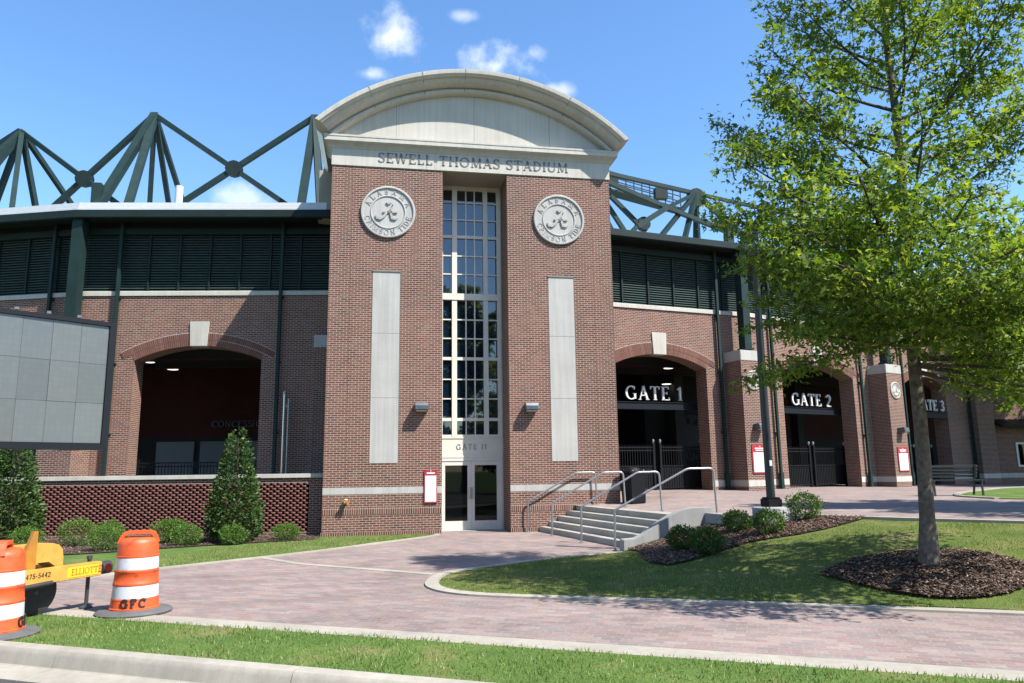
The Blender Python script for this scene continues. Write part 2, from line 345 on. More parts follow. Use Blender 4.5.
# ---------------------------------------------------------------- lettering
T_, t_ = .15, .065
def arc(cx, cz, rx, rz, a0, a1, n=14, th=T_, tn=t_):
    P = []; Wd = []
    for i in range(n+1):
        a = R(a0+(a1-a0)*i/n); P.append((cx+rx*math.cos(a), cz+rz*math.sin(a))); Wd.append(tn+(th-tn)*abs(math.cos(a))**1.3)
    return (P, Wd)
def ln(x0, z0, x1, z1, w): return ([(x0, z0), (x1, z1)], [w, w])
def sf(x, z, h=.14): return ln(x-h, z, x+h, z, .05)
def stem(x, w=T_, z0=0., z1=1.): return [ln(x, z0, x, z1, w), sf(x, z0+.025), sf(x, z1-.025)]
G = {
 'A': (.86, [ln(.12, 0, .42, 1, t_), ln(.41, 1, .74, 0, T_), ln(.22, .33, .62, .33, t_), sf(.12, .025, .11), sf(.74, .025, .13)]),
 'B': (.70, stem(.17)+[arc(.26, .745, .26, .23, 90, -90), arc(.26, .27, .32, .25, 90, -90)]),
 'C': (.84, [arc(.47, .5, .37, .47, 48, 312), ln(.72, .70, .72, .97, .06)]),
 'D': (.84, stem(.17)+[arc(.24, .5, .50, .47, 90, -90)]),
 'E': (.70, stem(.17)+[ln(.17, .97, .60, .97, .06), ln(.17, .52, .48, .52, .06), ln(.17, .03, .64, .03, .06), ln(.60, .80, .60, 1, .06), ln(.64, 0, .64, .22, .06), ln(.48, .42, .48, .62, .05)]),
 'F': (.66, stem(.17)+[ln(.17, .97, .60, .97, .06), ln(.17, .52, .48, .52, .06), ln(.60, .80, .60, 1, .06)]),
 'G': (.92, [arc(.47, .5, .38, .47, 48, 315), ln(.76, .06, .76, .44, T_), sf(.76, .44, .14), ln(.73, .72, .73, .97, .06)]),
 'H': (.94, stem(.17)+stem(.76)+[ln(.17, .52, .76, .52, .06)]),
 'I': (.36, stem(.18)),
 'L': (.66, stem(.17)+[ln(.17, .03, .60, .03, .06), ln(.60, 0, .60, .24, .06)]),
 'M': (1.06, [ln(.14, 0, .18, 1, t_), ln(.18, 1, .53, .06, T_), ln(.53, .06, .86, 1, t_), ln(.86, 1, .90, 0, T_), sf(.14, .025, .12), sf(.90, .025, .14)]),
 'N': (.92, [ln(.17, 0, .17, 1, t_), ln(.17, 1, .74, 0, T_), ln(.74, 0, .74, 1, t_), sf(.17, .025, .12), sf(.74, .975, .12)]),
 'O': (.96, [arc(.47, .5, .38, .47, 0, 360, 26)]),
 'R': (.80, stem(.17)+[arc(.27, .74, .29, .235, 90, -90), ln(.36, .5, .72, 0, T_), sf(.74, .025, .08)]),
 'S': (.66, [arc(.33, .745, .23, .22, 30, 270, 12), arc(.33, .27, .26, .24, 90, -150, 12), ln(.56, .76, .56, .98, .05), ln(.07, .04, .07, .26, .05)]),
 'T': (.80, [ln(.40, 0, .40, 1, T_), sf(.40, .025), ln(.05, .97, .75, .97, .06), ln(.06, .78, .06, 1, .055), ln(.74, .78, .74, 1, .055)]),
 'U': (.90, [ln(.17, .32, .17, 1, T_), ln(.73, .32, .73, 1, t_), arc(.45, .32, .28, .29, 180, 360), sf(.17, .975), sf(.73, .975, .12)]),
 'W': (1.18, [ln(.08, 1, .34, 0, T_), ln(.34, 0, .58, 1, t_), ln(.56, 1, .82, 0, T_), ln(.82, 0, 1.08, 1, t_), sf(.08, .975, .11), sf(1.08, .975, .11), sf(.57, .975, .11)]),
 '-': (.42, [ln(.06, .42, .36, .42, .09)]), ' ': (.40, []),
 '0': (.66, [arc(.33, .5, .25, .47, 0, 360, 22)]),
 '1': (.50, [ln(.27, 0, .27, 1, T_), sf(.27, .025), ln(.08, .80, .27, .97, .08)]),
 '2': (.66, [arc(.31, .70, .23, .27, 165, -35, 12), ln(.50, .55, .10, .06, .09), ln(.07, .05, .60, .05, .10)]),
 '3': (.64, [arc(.30, .745, .22, .22, 150, -90, 12), arc(.30, .27, .26, .245, 90, -155, 12)]),
 '4': (.64, [ln(.45, 0, .45, 1, T_), ln(.45, .98, .06, .32, .07), ln(.06, .30, .60, .30, .08)]),
 '5': (.62, [ln(.14, .52, .16, .97, .09), ln(.14, .95, .54, .95, .10), arc(.28, .31, .27, .28, 115, -150, 12)]),
 '7': (.62, [ln(.06, .95, .58, .95, .11), ln(.56, .94, .24, 0, T_)]),
}
def textwidth(s, h, sp=.06): return sum((G[c][0]+sp)*h for c in s)-sp*h
def text(mb, s, h, x, z, y0, y1, sp=.06, tf=None):
    for ch in s:
        w, st = G[ch]
        for P, Wd in st: mb.ribbon([(x+a*h, z+b*h) for a, b in P], [k*h for k in Wd], y0, y1, tf)
        x += (w+sp)*h
def ringtext(mb, s, h, cx, cz, rad, amid, y0, y1, inward=False, sp=.1, stretch=1.):
    tw = textwidth(s, h, sp)*stretch; pos = -tw/2
    for ch in s:
        w, st = G[ch]; mid = pos+w*h*stretch/2
        a = R(amid)-mid/rad if not inward else R(amid)+mid/rad
        for P, Wd in st:
            pts = []
            for px, pz in P:
                lx = (px-w/2)*h; lz = pz*h
                if not inward:
                    rr = rad+lz; pts.append((cx+rr*math.cos(a)+lx*math.sin(a), cz+rr*math.sin(a)-lx*math.cos(a)))
                else:
                    rr = rad+h-lz; pts.append((cx+rr*math.cos(a)-lx*math.sin(a), cz+rr*math.sin(a)+lx*math.cos(a)))
            mb.ribbon(pts, [k*h for k in Wd], y0, y1)
        pos += (w+sp)*h*stretch

# ---------------------------------------------------------------- terrain helpers
def tps(CP, lam):
    CP = np.array(CP, float); n = len(CP)
    U = lambda r: np.where(r > 1e-9, r*np.log(np.maximum(r, 1e-9)), 0)
    D = ((CP[:, None, :2]-CP[None, :, :2])**2).sum(-1); K = np.zeros((n+3, n+3)); K[:n, :n] = U(D)+np.eye(n)*lam
    K[:n, n] = 1; K[:n, n+1:] = CP[:, :2]; K[n, :n] = 1; K[n+1:, :n] = CP[:, :2].T
    w = np.linalg.solve(K, np.r_[CP[:, 2], 0, 0, 0])
    def H(x, y):
        x = np.asarray(x, float); y = np.asarray(y, float)
        return U((x[..., None]-CP[:, 0])**2+(y[..., None]-CP[:, 1])**2)@w[:n]+w[n]+w[n+1]*x+w[n+2]*y
    return H
HL = tps([(-1.9, -9.95, .02), (-1.75, -11.2, .02), (-.5, -12.0, .02), (1.33, -12.85, .02), (3.3, -13.75, .02), (5.2, -14.7, .02), (8, -16.1, .03), (11, -17.7, .03),
 (-1.5, -8.9, .02), (-.4, -8.0, .02), (.7, -7.3, .02), (1.7, -6.9, .02), (2.5, -6.5, .02), (3.5, -6.6, .25), (4.4, -6.6, .5), (4.95, -7.2, .62), (5.1, -8.3, .64),
 (6.3, -8.3, .82), (7.2, -9.7, .83), (8.6, -11.3, .83), (11, -14, .85), (5.43, -12.6, .42), (2.5, -10.3, .22), (0, -10.2, .06), (8.3, -14.2, .45)], .05)
HP = tps([(2.8, 0, .775), (4.6, -6, .775), (5.3, -8.2, .84), (6.3, -8.3, .86), (8.6, -11.3, .86), (14, -16, .86), (5, 4.3, .98), (8, 5, 1.0), (12, 6, .985), (18, 8, .93), (22, 9.5, .89), (29, 13, .83), (42, 12, .80), (16, -1, .87), (25, 5, .84), (40, -8, .8), (30, -20, .8)], .1)
def resample(poly, d):
    out = []
    for i, p in enumerate(poly):
        q = poly[(i+1) % len(poly)]; L = math.dist(p, q); n = max(1, int(L/d))
        out += [(p[0]+(q[0]-p[0])*k/n, p[1]+(q[1]-p[1])*k/n) for k in range(n)]
    return out
def inside(px, py, poly):
    r = np.zeros(px.shape, bool); n = len(poly)
    for i in range(n):
        x0, y0 = poly[i]; x1, y1 = poly[(i+1) % n]
        if y0 == y1: continue
        c = ((y0 > py) != (y1 > py)) & (px < (x1-x0)*(py-y0)/(y1-y0)+x0); r ^= c
    return r
def sheet(name, poly, zf, m, step=.5):
    P = resample(poly, step); xs = [p[0] for p in P]; ys = [p[1] for p in P]
    gx, gy = np.meshgrid(np.arange(min(xs), max(xs), step), np.arange(min(ys), max(ys), step)); gx = gx.ravel(); gy = gy.ravel()
    k = inside(gx, gy, P); extra = [(float(a), float(b)) for a, b in zip(gx[k], gy[k])]
    n = len(P); res = delaunay_2d_cdt([Vector(p) for p in P+extra], [(i, (i+1) % n) for i in range(n)], [list(range(n))], 1, 1e-5)
    mb = MB(); V = res[0]
    zz = zf(np.array([v.x for v in V]), np.array([v.y for v in V])) if callable(zf) else np.full(len(V), zf)
    mb.v = [(v.x, v.y, float(z)) for v, z in zip(V, zz)]
    mb.f = [tuple(f) for f in res[2]]
    o = mb.build(name, m, smooth=True, angle=60)
    me = o.data
    if me.polygons[0].normal.z < 0: me.flip_normals()
    return o
def strip_poly(line, w0, w1):
    """mitred polyline ribbon: left/right offset points (left = +normal)"""
    P = [Vector(p) for p in line]; A = []; B = []
    for i, p in enumerate(P):
        d1 = (P[i]-P[i-1]).normalized() if i else (P[1]-P[0]).normalized(); d2 = (P[i+1]-P[i]).normalized() if i < len(P)-1 else d1
        n1 = Vector((-d1.y, d1.x)); n2 = Vector((-d2.y, d2.x)); n = (n1+n2).normalized(); k = 1/max(.4, n.dot(n1))
        A.append(p+n*w0*k); B.append(p+n*w1*k)
    return A, B
def edging(name, line, w0, w1, z, h=.05, m='kerbconc', zf=None):
    A, B = strip_poly(line, w0, w1); rs = []
    for a, b in zip(A, B):
        zz = z if zf is None else float(zf(np.array(a.x), np.array(a.y)))+z
        rs.append([(a.x, a.y, zz-h), (b.x, b.y, zz-h), (b.x, b.y, zz), (a.x, a.y, zz)])
    mb = MB(); mb.rings(rs); return struct(mb.build(name, m))
def smoothline(P, n=6):
    out = []; P = [Vector(p) for p in P]
    for i in range(len(P)-1):
        p0 = P[max(i-1, 0)]; p1 = P[i]; p2 = P[i+1]; p3 = P[min(i+2, len(P)-1)]
        for k in range(n):
            t = k/n; out.append(tuple(.5*((2*p1)+(p2-p0)*t+(2*p0-5*p1+4*p2-p3)*t*t+(3*p1-p0-3*p2+p3)*t**3)))
    out.append(tuple(P[-1])); return out

# ================================================================= ground
U2 = Vector((.8725, -.4886)); N2 = Vector((.4886, .8725))
def un(u, n): p = U2*u+N2*n; return (p.x, p.y)
g = MB(); g.face([(-1500, -1500, -.30), (1500, -1500, -.30), (1500, 1500, -.30), (-1500, 1500, -.30)]); struct(g.build('ground', 'turf'))
st = MB(); a, b, c_, d = un(-400, -15.93), un(-400, -34), un(400, -34), un(400, -15.93)
st.face([(*b, -.155), (*c_, -.155), (*d, -.155), (*a, -.155)]); struct(st.build('street', 'asphalt'))
# kerb with gutter, swept along the street; cut in segments with open joints
kp = [(-15.33, -.25), (-15.33, .035), (-15.345, .05), (-15.475, .05), (-15.51, .043), (-15.53, .022), (-15.545, -.01), (-15.575, -.118), (-15.59, -.13), (-15.96, -.147), (-15.96, -.25)]
kb = MB(); x = -40.6
while x < 60:
    kb.rings([[(*un(x+.006, n), z) for n, z in kp], [(*un(x+3.0-.006, n), z) for n, z in kp]]); x += 3.0
struct(kb.build('kerb', 'kerbconc', smooth=True, angle=28))
kf = MB(); kf.rings([[(*un(-41, n), z) for n, z in ((-15.38, -.2), (-15.38, .03), (-15.49, .03), (-15.57, -.145), (-15.92, -.158), (-15.92, -.2))], [(*un(60, n), z) for n, z in ((-15.38, -.2), (-15.38, .03), (-15.49, .03), (-15.57, -.145), (-15.92, -.158), (-15.92, -.2))]])
struct(kf.build('kerb', 'asphalt'))
vg = [un(-40, -15.335), un(60, -15.335), un(60, -13.84), un(-40, -13.84)]
struct(sheet('grass_verge', vg, .012, 'turf', .7))
# brick walk (one sheet), everything else lies on top of it
wk = MB(); wk.face([(-25, 3, 0), (-25, 1, 0), (*un(-26, -13.5), 0), (*un(40, -13.5), 0), (25, -14, 0), (6, -6, 0), (4.2, .4, 0)]); struct(wk.build('brick_walk', 'paver'))
edging('walk_edging', [un(-40, -13.64), un(60, -13.64)], -.20, .20, .010)
isl_front = [(-2.14, -9.91), (-2.13, -10.72), (-1.72, -11.42), (-.86, -11.95), (.77, -12.70), (1.33, -12.97), (2.75, -13.62), (5.09, -14.83), (8, -16.36), (14, -19.5)]
isl_back = [(-2.14, -9.91), (-1.75, -8.84), (-.54, -7.89), (.67, -7.16), (1.75, -6.62), (2.55, -6.42)]
isl = smoothline(list(reversed(isl_back))+isl_front[1:], 5)
edging('walk_edging', isl, 0, .24, .030)
lband = smoothline([(-20, -17.8), (-12, -10.86), (-8.73, -7.96), (-7.35, -6.68), (-5.69, -5.28), (-4.81, -4.5), (-3.91, -3.6), (-2.95, -2.5), (-1.95, -1.45), (-1.25, -.55), (-1.11, -.02)], 5)
edging('walk_edging', lband, .0, .17, .028)
edging('walk_edging', [(-5.55, -5.12), (-4.58, -6.55), (-1.95, -8.9)], -.10, .10, .007)
edging('walk_edging', [(-4.0, -14.5+.95), (-4.0, -13.5)], 0, .0001, -.5)

# left lawn and planting bed
llawn = [p for p in lband if p[0] > -16][::-1]
llp = [(-4.66, -.0), (-1.11, -.02)]+[(x-.12, y+.12) for x, y in llawn[1:]]+[(-22, -6), (-22, 2.2), (-4.66, .5)]
llz = lambda x, y: .022+np.zeros_like(np.asarray(x, float))
struct(sheet('lawn', llp, llz, 'turf', .8))
bed = [(-4.67, -.75), (-5.2, -1.15), (-6.2, -1.45), (-7.2, -1.85), (-8.2, -2.3), (-9.2, -2.85), (-10.2, -3.3), (-12, -3.4), (-15, -3.1), (-20, -1.8), (-20, 3.2), (-14, 2.2), (-4.67, .7)]
bed = smoothline(bed[:10], 4)+bed[10:]
struct(sheet('mulch_bed', bed, .045, 'soil', .6))

# right lawn (rising to the plaza)
isl_in = strip_poly(isl, 0, .22)[1]
rl = [(p.x, p.y) for p in isl_in]
rlp = rl+[(14, -17.2), (11, -14.0), (8.72, -11.35), (7.3, -9.82), (6.36, -8.42), (5.55, -8.5), (5.0, -8.3), (4.82, -6.8), (4.6, -6.42), (2.62, -6.42)]
struct(sheet('lawn', rlp, lambda x, y: HL(x, y)+.005, 'turfdry', .3))
mb1 = [(2.68, -6.45), (2.62, -7.2), (2.42, -8.1), (2.05, -9.3), (1.98, -9.95), (2.12, -10.4), (2.5, -10.3), (3.38, -9.84), (4.14, -9.56), (5.09, -9.75), (5.7, -9.7), (6.32, -9.5), (6.84, -9.28), (6.95, -9.4), (6.38, -8.5), (5.5, -8.5), (4.86, -8.0), (4.78, -6.6), (4.4, -6.45)]
struct(sheet('mulch_bed', mb1, lambda x, y: HL(x, y)+.03, 'soil', .25))
tr_c = Vector((5.05, -13.05))
def treering(k=1.0):
    out = []
    ring = [(3.77, -12.5), (4.05, -13.35), (4.48, -13.95), (5.2, -14.2), (5.98, -14.02), (6.5, -13.4), (6.3, -12.65), (5.54, -12.3), (4.6, -12.15)]
    rr = smoothline(ring+[ring[0]], 4)[:-1]
    return [(tr_c.x+(x-tr_c.x)*k, tr_c.y+(y-tr_c.y)*k) for x, y in rr]
def ringz(x, y):
    d = np.hypot(x-5.35, y+12.9); return HL(x, y)+.03+.06*np.clip(1-d/1.5, 0, 1)
struct(sheet('mulch_bed', treering(), ringz, 'soil', .2))

# plaza
plz = [(3.02, .2), (3.1, 0), (4.66, -6.1), (4.9, -6.4), (5.0, -8.05), (5.55, -8.2), (6.36, -8.31), (7.28, -9.75), (8.69, -11.24), (11, -13.9), (14, -17.1), (50, -30), (60, 20), (42, 19), (31, 19), (20, 18), (4.2, 16), (4.2, .4)]
struct(sheet('plaza', plz, HP, 'plazapaver', .8))
edging('plaza_edging', [(5.5, -8.24), (6.36, -8.33), (7.28, -9.77), (8.69, -11.26), (11, -13.9), (14, -17.1)], -.18, .02, .012, .25, zf=HP)
rpl = smoothline([(15.2, -3.6), (15.5, -1.9), (16.3, -.7), (18, .9), (20.5, 2.8), (24.5, 5.5), (32, 8.6)], 5)+[(42, 4), (30, -16)]
struct(sheet('lawn', rpl, lambda x, y: HP(x, y)+.02, 'turf', .8))
edging('plaza_edging', rpl[:-2], -.06, .12, .05, .2, zf=HP)

# ---- grass blades and mulch chips
def blades(name, polys, zf, n, hmin, hmax, m, holes=(), label='short green grass', w=.006):
    allx = [p[0] for p in polys]; ally = [p[1] for p in polys]
    x = rng.uniform(min(allx), max(allx), n*3); y = rng.uniform(min(ally), max(ally), n*3); k = inside(x, y, polys)
    for h in holes: k &= ~inside(x, y, h)
    x = x[k][:n]; y = y[k][:n]; nn = len(x); z = zf(x, y) if callable(zf) else np.full(nn, zf)
    patch = .75+.35*np.sin(x*2.1+y*1.3)*np.sin(y*2.7-x*.8)+.3*np.sin(x*7.3-y*4.1)*np.sin(y*8.7+x*3.3)
    a = rng.uniform(0, 2*np.pi, nn); h = rng.uniform(hmin, hmax, nn)*np.clip(patch, .5, 1.2); ln_ = rng.uniform(.2, .9, nn)*h; b = rng.uniform(0, 2*np.pi, nn); ww = w*rng.uniform(.7, 1.5, nn)
    V = np.empty((nn, 3, 3), np.float32)
    V[:, 0] = np.c_[x+np.cos(a)*ww, y+np.sin(a)*ww, z-.005]; V[:, 1] = np.c_[x-np.cos(a)*ww, y-np.sin(a)*ww, z-.005]
    V[:, 2] = np.c_[x+np.cos(b)*ln_, y+np.sin(b)*ln_, z+h]
    o = fastmesh(name, V.reshape(-1, 3), np.arange(nn*3).reshape(-1, 3), m)
    return tag(o, label, 'grass', kind='stuff')
nv = [un(-10.5, -15.37), un(14, -15.37), un(14, -13.79), un(-10.5, -13.79)]
blades('grass', nv, .012, 80000, .015, .06, 'blade', label='mown green grass on the strip between street kerb and brick walk')
isl_o = strip_poly(isl, 0, .19)[1]; rvis = [(p.x, p.y) for p in isl_o]+rlp[len(rl):]
blades('grass', rvis, lambda x, y: HL(x, y), 70000, .018, .05, 'blade_dry', holes=(mb1, treering(.97)), label='patchy lawn grass on the slope below the plaza')
lv = [p for p in llp if p[0] > -14]
blades('grass', lv, .022, 32000, .02, .05, 'blade_dry', holes=(bed,), label='lawn grass between the walk and the screen wall bed')
def chips(name, poly, zf, n, label):
    xs = [p[0] for p in poly]; ys = [p[1] for p in poly]; x = rng.uniform(min(xs), max(xs), n*3); y = rng.uniform(min(ys), max(ys), n*3); k = inside(x, y, poly)
    x = x[k][:n]; y = y[k][:n]; nn = len(x); z = (zf(x, y) if callable(zf) else np.full(nn, zf))+rng.uniform(.0, .025, nn)
    a = rng.uniform(0, 2*np.pi, nn); l = rng.uniform(.009, .032, nn); w = rng.uniform(.004, .010, nn); t = rng.uniform(-.5, .5, nn)*l; t2 = rng.uniform(-.6, .6, nn)*w
    dx, dy = np.cos(a)*l, np.sin(a)*l; ex, ey = -np.sin(a)*w, np.cos(a)*w; V = np.empty((nn, 4, 3), np.float32)
    for j, (s, q) in enumerate(((-1, -1), (1, -1), (1, 1), (-1, 1))): V[:, j] = np.c_[x+s*dx+q*ex, y+s*dy+q*ey, z+s*t+q*t2+.008]
    return tag(fastmesh(name, V.reshape(-1, 3), np.arange(nn*4).reshape(-1, 4), 'chip'), label, 'mulch', kind='stuff')
chips('mulch', mb1, lambda x, y: HL(x, y)+.03, 22000, 'brown bark mulch under the shrubs beside the steps')
chips('mulch', treering(1.02), ringz, 19000, 'brown bark mulch ringing the tree trunk')
chips('mulch', [p for p in bed if p[0] > -14.5], .045, 9000, 'brown bark mulch along the foot of the screen wall')

# ================================================================= entrance tower
HW, ZT, RC, RD = 4.65, 11.73, 1.073, 1.30
tower = thing('entrance_tower', 'tall brick entrance tower with arched stone pediment and a full height window', 'building')
w = MB()
w.box(-HW, -RC, 0, 5, -.2, ZT); w.box(RC, HW, 0, 5, -.2, ZT); w.box(-RC, RC, RD+.12, 5, -.2, ZT)
w.build('brick_wall', 'brick', tower)
for s in (-1, 1):
    x0, x1 = (-HW-.004, -RC-.0) if s < 0 else (RC, HW+.004)
    b = MB(); b.box(x0, x1, -.006, .1, 1.245, 1.447); b.build('stone_band', 'panelstone', tower)
    b = MB(); b.box(x0, x1, -.012, .1, .632, .845); b.build('soldier_course', 'soldier', tower)
    b = MB(); b.box(x0-.02*(s < 0), x1+.02*(s > 0), -.022, .1, -.1, .135); b.build('base_course', 'soldier', tower)
    p = MB(); p.box(s*2.86-.425, s*2.86+.425, -.008, .2, 2.166, 8.2); pn = p.build('stone_panel', 'panelstone', tower)
    for z in (6.21, 4.17): j = MB(); j.box(s*2.86-.425, s*2.86+.425, -.0095, -.002, z-.006, z+.006); j.build('stone_joint', 'stonejoint', pn)
    j = MB(); j.box(s*2.86-.435, s*2.86-.425, -.003, .05, 2.16, 8.2); j.box(s*2.86+.425, s*2.86+.445, -.003, .05, 2.16, 8.2); j.box(s*2.86-.445, s*2.86+.445, -.03, .05, 8.2, 8.24); j.build('panel_joint', 'stonejoint', pn)
    b = MB(); b.box(s*3.98-.008, s*3.98+.008, -.0025, .02, .845, ZT); b.build('control_joint', 'archbrick', tower)
    md = MB(); cx, cz = s*2.84, 10.2
    md.disc_y(cx, cz, [(.875, .03), (.875, -.065), (.855, -.08), (.81, -.08), (.795, -.035), (.575, -.035), (.56, -.06), (.535, -.06), (.52, -.03), (.001, -.03)], 56)
    mo = md.build('medallion', 'panelstone', tower, smooth=True, angle=25)
    tx = MB(); ringtext(tx, 'ALABAMA', .17, cx, cz, .605, 90, -.05, -.03, False, .12, 1.45)
    ringtext(tx, 'CRIMSON TIDE', .17, cx, cz, .605, 270, -.05, -.03, True, .1, 1.0); tx.build('lettering', 'relief', mo)
    em = MB()
    def sc(pts, ws): em.ribbon([(cx+a*.66, cz+.02+b*.66) for a, b in pts], [q*.66 for q in ws], -.075, -.025)
    sc([(-.10, .46), (.02, .40), (.14, .47)], [.05, .13, .04]); sc([(.22, .34), (.16, .12), (.14, -.15), (.20, -.36), (.36, -.40), (.46, -.33)], [.05, .07, .11, .13, .09, .03])
    sc([(.22, .34), (.02, .02), (-.20, -.28), (-.36, -.40), (-.54, -.36), (-.60, -.22)], [.05, .07, .09, .11, .13, .05]); sc([(-.26, -.02), (-.2, -.04), (-.14, -.02)], [.03, .12, .03]); sc([(-.05, -.04), (.18, -.05), (.44, -.03)], [.05, .06, .10])
    em.build('emblem', 'relief', mo)
# entablature, cornice, tympanum, archivolt, roof
e = MB(); e.box(-HW-.02, HW+.02, -.035, 1.1, ZT, 12.32); ent = e.build('entablature', 'stone', tower)
for x in (-1.62, 1.62): j = MB(); j.box(x-.005, x+.005, -.037, -.03, ZT, 12.3); j.build('stone_joint', 'stonejoint', ent)
tx = MB(); s_ = 'SEWELL-THOMAS STADIUM'; h_ = .335; k = 6.40/textwidth(s_, h_, .10)
text(tx, s_, h_, -3.20/k, 11.89, -.050, -.034, .10, tf=lambda x, y, z: (x*k, y, z)); tx.build('lettering', 'letter', ent)
cp = [(.02, 12.28), (-.05, 12.30), (-.09, 12.36), (-.16, 12.42), (-.23, 12.45), (-.235, 12.48), (-.265, 12.48), (-.265, 12.60), (-.28, 12.62), (-.28, 12.68), (.02, 12.70)]
cm = MB(); path = [(-1, 1.1), (-1, 0), (1, 0), (1, 1.1)]
rs = []
for ix, iy in path: rs.append([(ix*(HW-y if True else HW), (1.1 if iy else y), z) for y, z in cp])
cm.rings(rs, True, True); cm.build('cornice', 'stone', tower)
ZC, RI, RO = 7.60, 6.85, 7.42
ty = MB(); n = 40; za = 12.66; a0 = math.acos((za-ZC)/(RI+.2))
ty.prism_y([((RI+.2)*math.sin(-a0+2*a0*i/n), ZC+(RI+.2)*math.cos(-a0+2*a0*i/n)) for i in range(n+1)], -.001, .35); tym = ty.build('tympanum', 'stone', tower)
for x in (-2.62, -.02, 2.58): j = MB(); j.box(x-.006, x+.006, -.0035, .05, 12.7, ZC+math.sqrt((RI+.06)**2-x*x)); j.build('stone_joint', 'stonejoint', tym)
prof = [(RI, .02), (RI, -.15), (RI+.015, -.20), (RI+.05, -.245), (RI+.10, -.26), (RI+.145, -.235), (RI+.155, -.20), (RI+.185, -.20), (RI+.19, -.30), (RI+.205, -.40), (RI+.24, -.49), (RI+.29, -.555), (RI+.36, -.60), (RI+.37, -.60), (RI+.372, -.68), (RI+.41, -.71), (RI+.44, -.76), (RO-.02, -.78), (RO, -.78), (RO+.01, .02)]
def endang(r): return math.acos(min(1, (12.68+.24*(r-RI)/(RO-RI)-ZC)/r))
ns = 64; rs = []
for i in range(ns+1):
    t = -1+2*i/ns; rs.append([(r*math.sin(t*endang(r)), y, ZC+r*math.cos(t*endang(r))) for r, y in prof])
av = MB(); av.rings(rs); avo = av.build('archivolt', 'stone', tower, smooth=True, angle=28)
for a in (-28.5, -14.2, -3.2+.2, 11.2, 25.5):
    j = MB()
    jj = [(r+.0035, y-.0035) for r, y in prof[1:-1]]
    for (r0, y0), (r1, y1) in zip(jj, jj[1:]):
        def q(r, y, o): return (r*math.sin(R(a)+o), y, ZC+r*math.cos(R(a)+o))
        j.face([q(r0, y0, -.0016), q(r1, y1, -.0016), q(r1, y1, .0016), q(r0, y0, .0016)])
    j.build('stone_joint', 'stonejoint', avo)
rf = MB(); pr = [(RO+.01, .02), (RO+.01, 9.0), (RO-.25, 9.0), (RO-.25, .02)]
rf.rings([[(r*math.sin(t*endang(RO)), y, ZC+r*math.cos(t*endang(RO))) for r, y in pr] for t in [-1+2*i/40 for i in range(41)]]); rf.build('vault_roof', 'whitemetal', tower, smooth=True, angle=40)
ub = MB(); ub.box(-5.03, 5.03, 3.02, 8.8, 11.0, 12.9); ub.box(-5.2, 5.2, 3.25, 8.85, 11.02, 12.95); ub.box(-5.36, 5.36, 3.6, 8.9, 11.04, 12.99); ub.build('upper_wall', 'beige', tower)
# recess: curtain wall window, panel, doors
yf = RD
sof = MB(); sof.box(-RC, RC, .02, RD+.1, ZT-.012, ZT+.002); sof.build('soffit', 'beige', tower)
gl = MB(); gl.box(-RC, RC, yf+.045, yf+.06, 3.05, ZT-.02); win = gl.build('tower_window', 'glass', tower)
fr = MB()
for x0, x1 in ((-RC, -.955), (-.645, -.475), (.43, .59), (.905, 1.03)): fr.box(x0, x1, yf-.05, yf+.05, 3.0, ZT-.014)
fr.box(1.03, RC, yf-.01, yf+.06, 0, ZT-.014)
fr.box(-.955, .905, yf-.048, yf+.05, 11.58, ZT-.016)
for z, hh, dd in ((9.88, .05, .0), (5.62, .05, .0), (3.58, .05, .0), (3.03, .05, .0)): fr.box(-.956, .906, yf-.035, yf+.05, z-hh, z+hh)
fr.box(-RC, 1.03, yf-.075, yf+.05, 7.64, 7.86)
fr.build('frame', 'cream', win)
mu = MB()
for x in (-.165, .135): mu.box(x-.02, x+.02, yf-.012, yf+.05, 3.05, 11.6)
for z in (11.13, 10.50, 9.20, 8.55, 6.96, 6.31, 4.92, 4.27): mu.box(-.956, .906, yf-.014, yf+.05, z-.02, z+.02)
mu.build('muntin', 'cream', win)
pnl = MB(); pnl.box(-RC, 1.03, yf-.035, yf+.05, 2.36, 2.985); pnl.box(-RC, 1.03, yf-.055, yf+.05, 2.955, 2.995); pnl.box(-RC, 1.03, yf-.06, yf+.05, 2.33, 2.40); po = pnl.build('panel', 'cream', tower)
tx = MB(); text(tx, 'GATE II', .17, -.50, 2.60, yf-.05, yf-.03, .25); tx.build('lettering', 'galv', po)
df = MB(); df.box(-RC, -.985, yf-.05, yf+.05, -.01, 2.33); df.box(.955, 1.03, yf-.05, yf+.05, -.01, 2.33); df.box(-.985, .955, yf-.049, yf+.05, 2.22, 2.328)
df.build('door_frame', 'greyframe', tower)
for s in (-1, 1):
    x0, x1 = (-.982, -.018) if s < 0 else (-.012, .952)
    d = MB(); t_w = .115
    for a, b, c, dd in ((x0, x0+t_w, .0, 2.215), (x1-t_w, x1, .0, 2.215), (x0+t_w, x1-t_w, 2.08, 2.215), (x0+t_w, x1-t_w, 0, .30)): d.box(a, b, yf-.03, yf+.02, c, dd)
    do = d.build('door', 'greyframe', tower)
    gp = MB(); gp.box(x0+t_w, x1-t_w, yf-.008, yf+.008, .30, 2.08); gp.build('door_glass', 'doorglass', do)
    hx = (x1-.055) if s < 0 else (x0+.055); hd = MB(); hd.tube([(hx, yf-.03, 1.0), (hx, yf-.09, 1.0), (hx-s*-.0, yf-.09, 1.36), (hx, yf-.03, 1.36)], .014, 8); hd.tube([(hx+.045*s*-1, yf-.09, 1.0), (hx+.045*s*-1, yf-.09, 1.36)], .012, 8); hd.build('handle', 'chrome', do)
th = MB(); th.box(-RC, RC, .9, yf+.1, -.02, .012); th.build('threshold', 'concrete', tower)

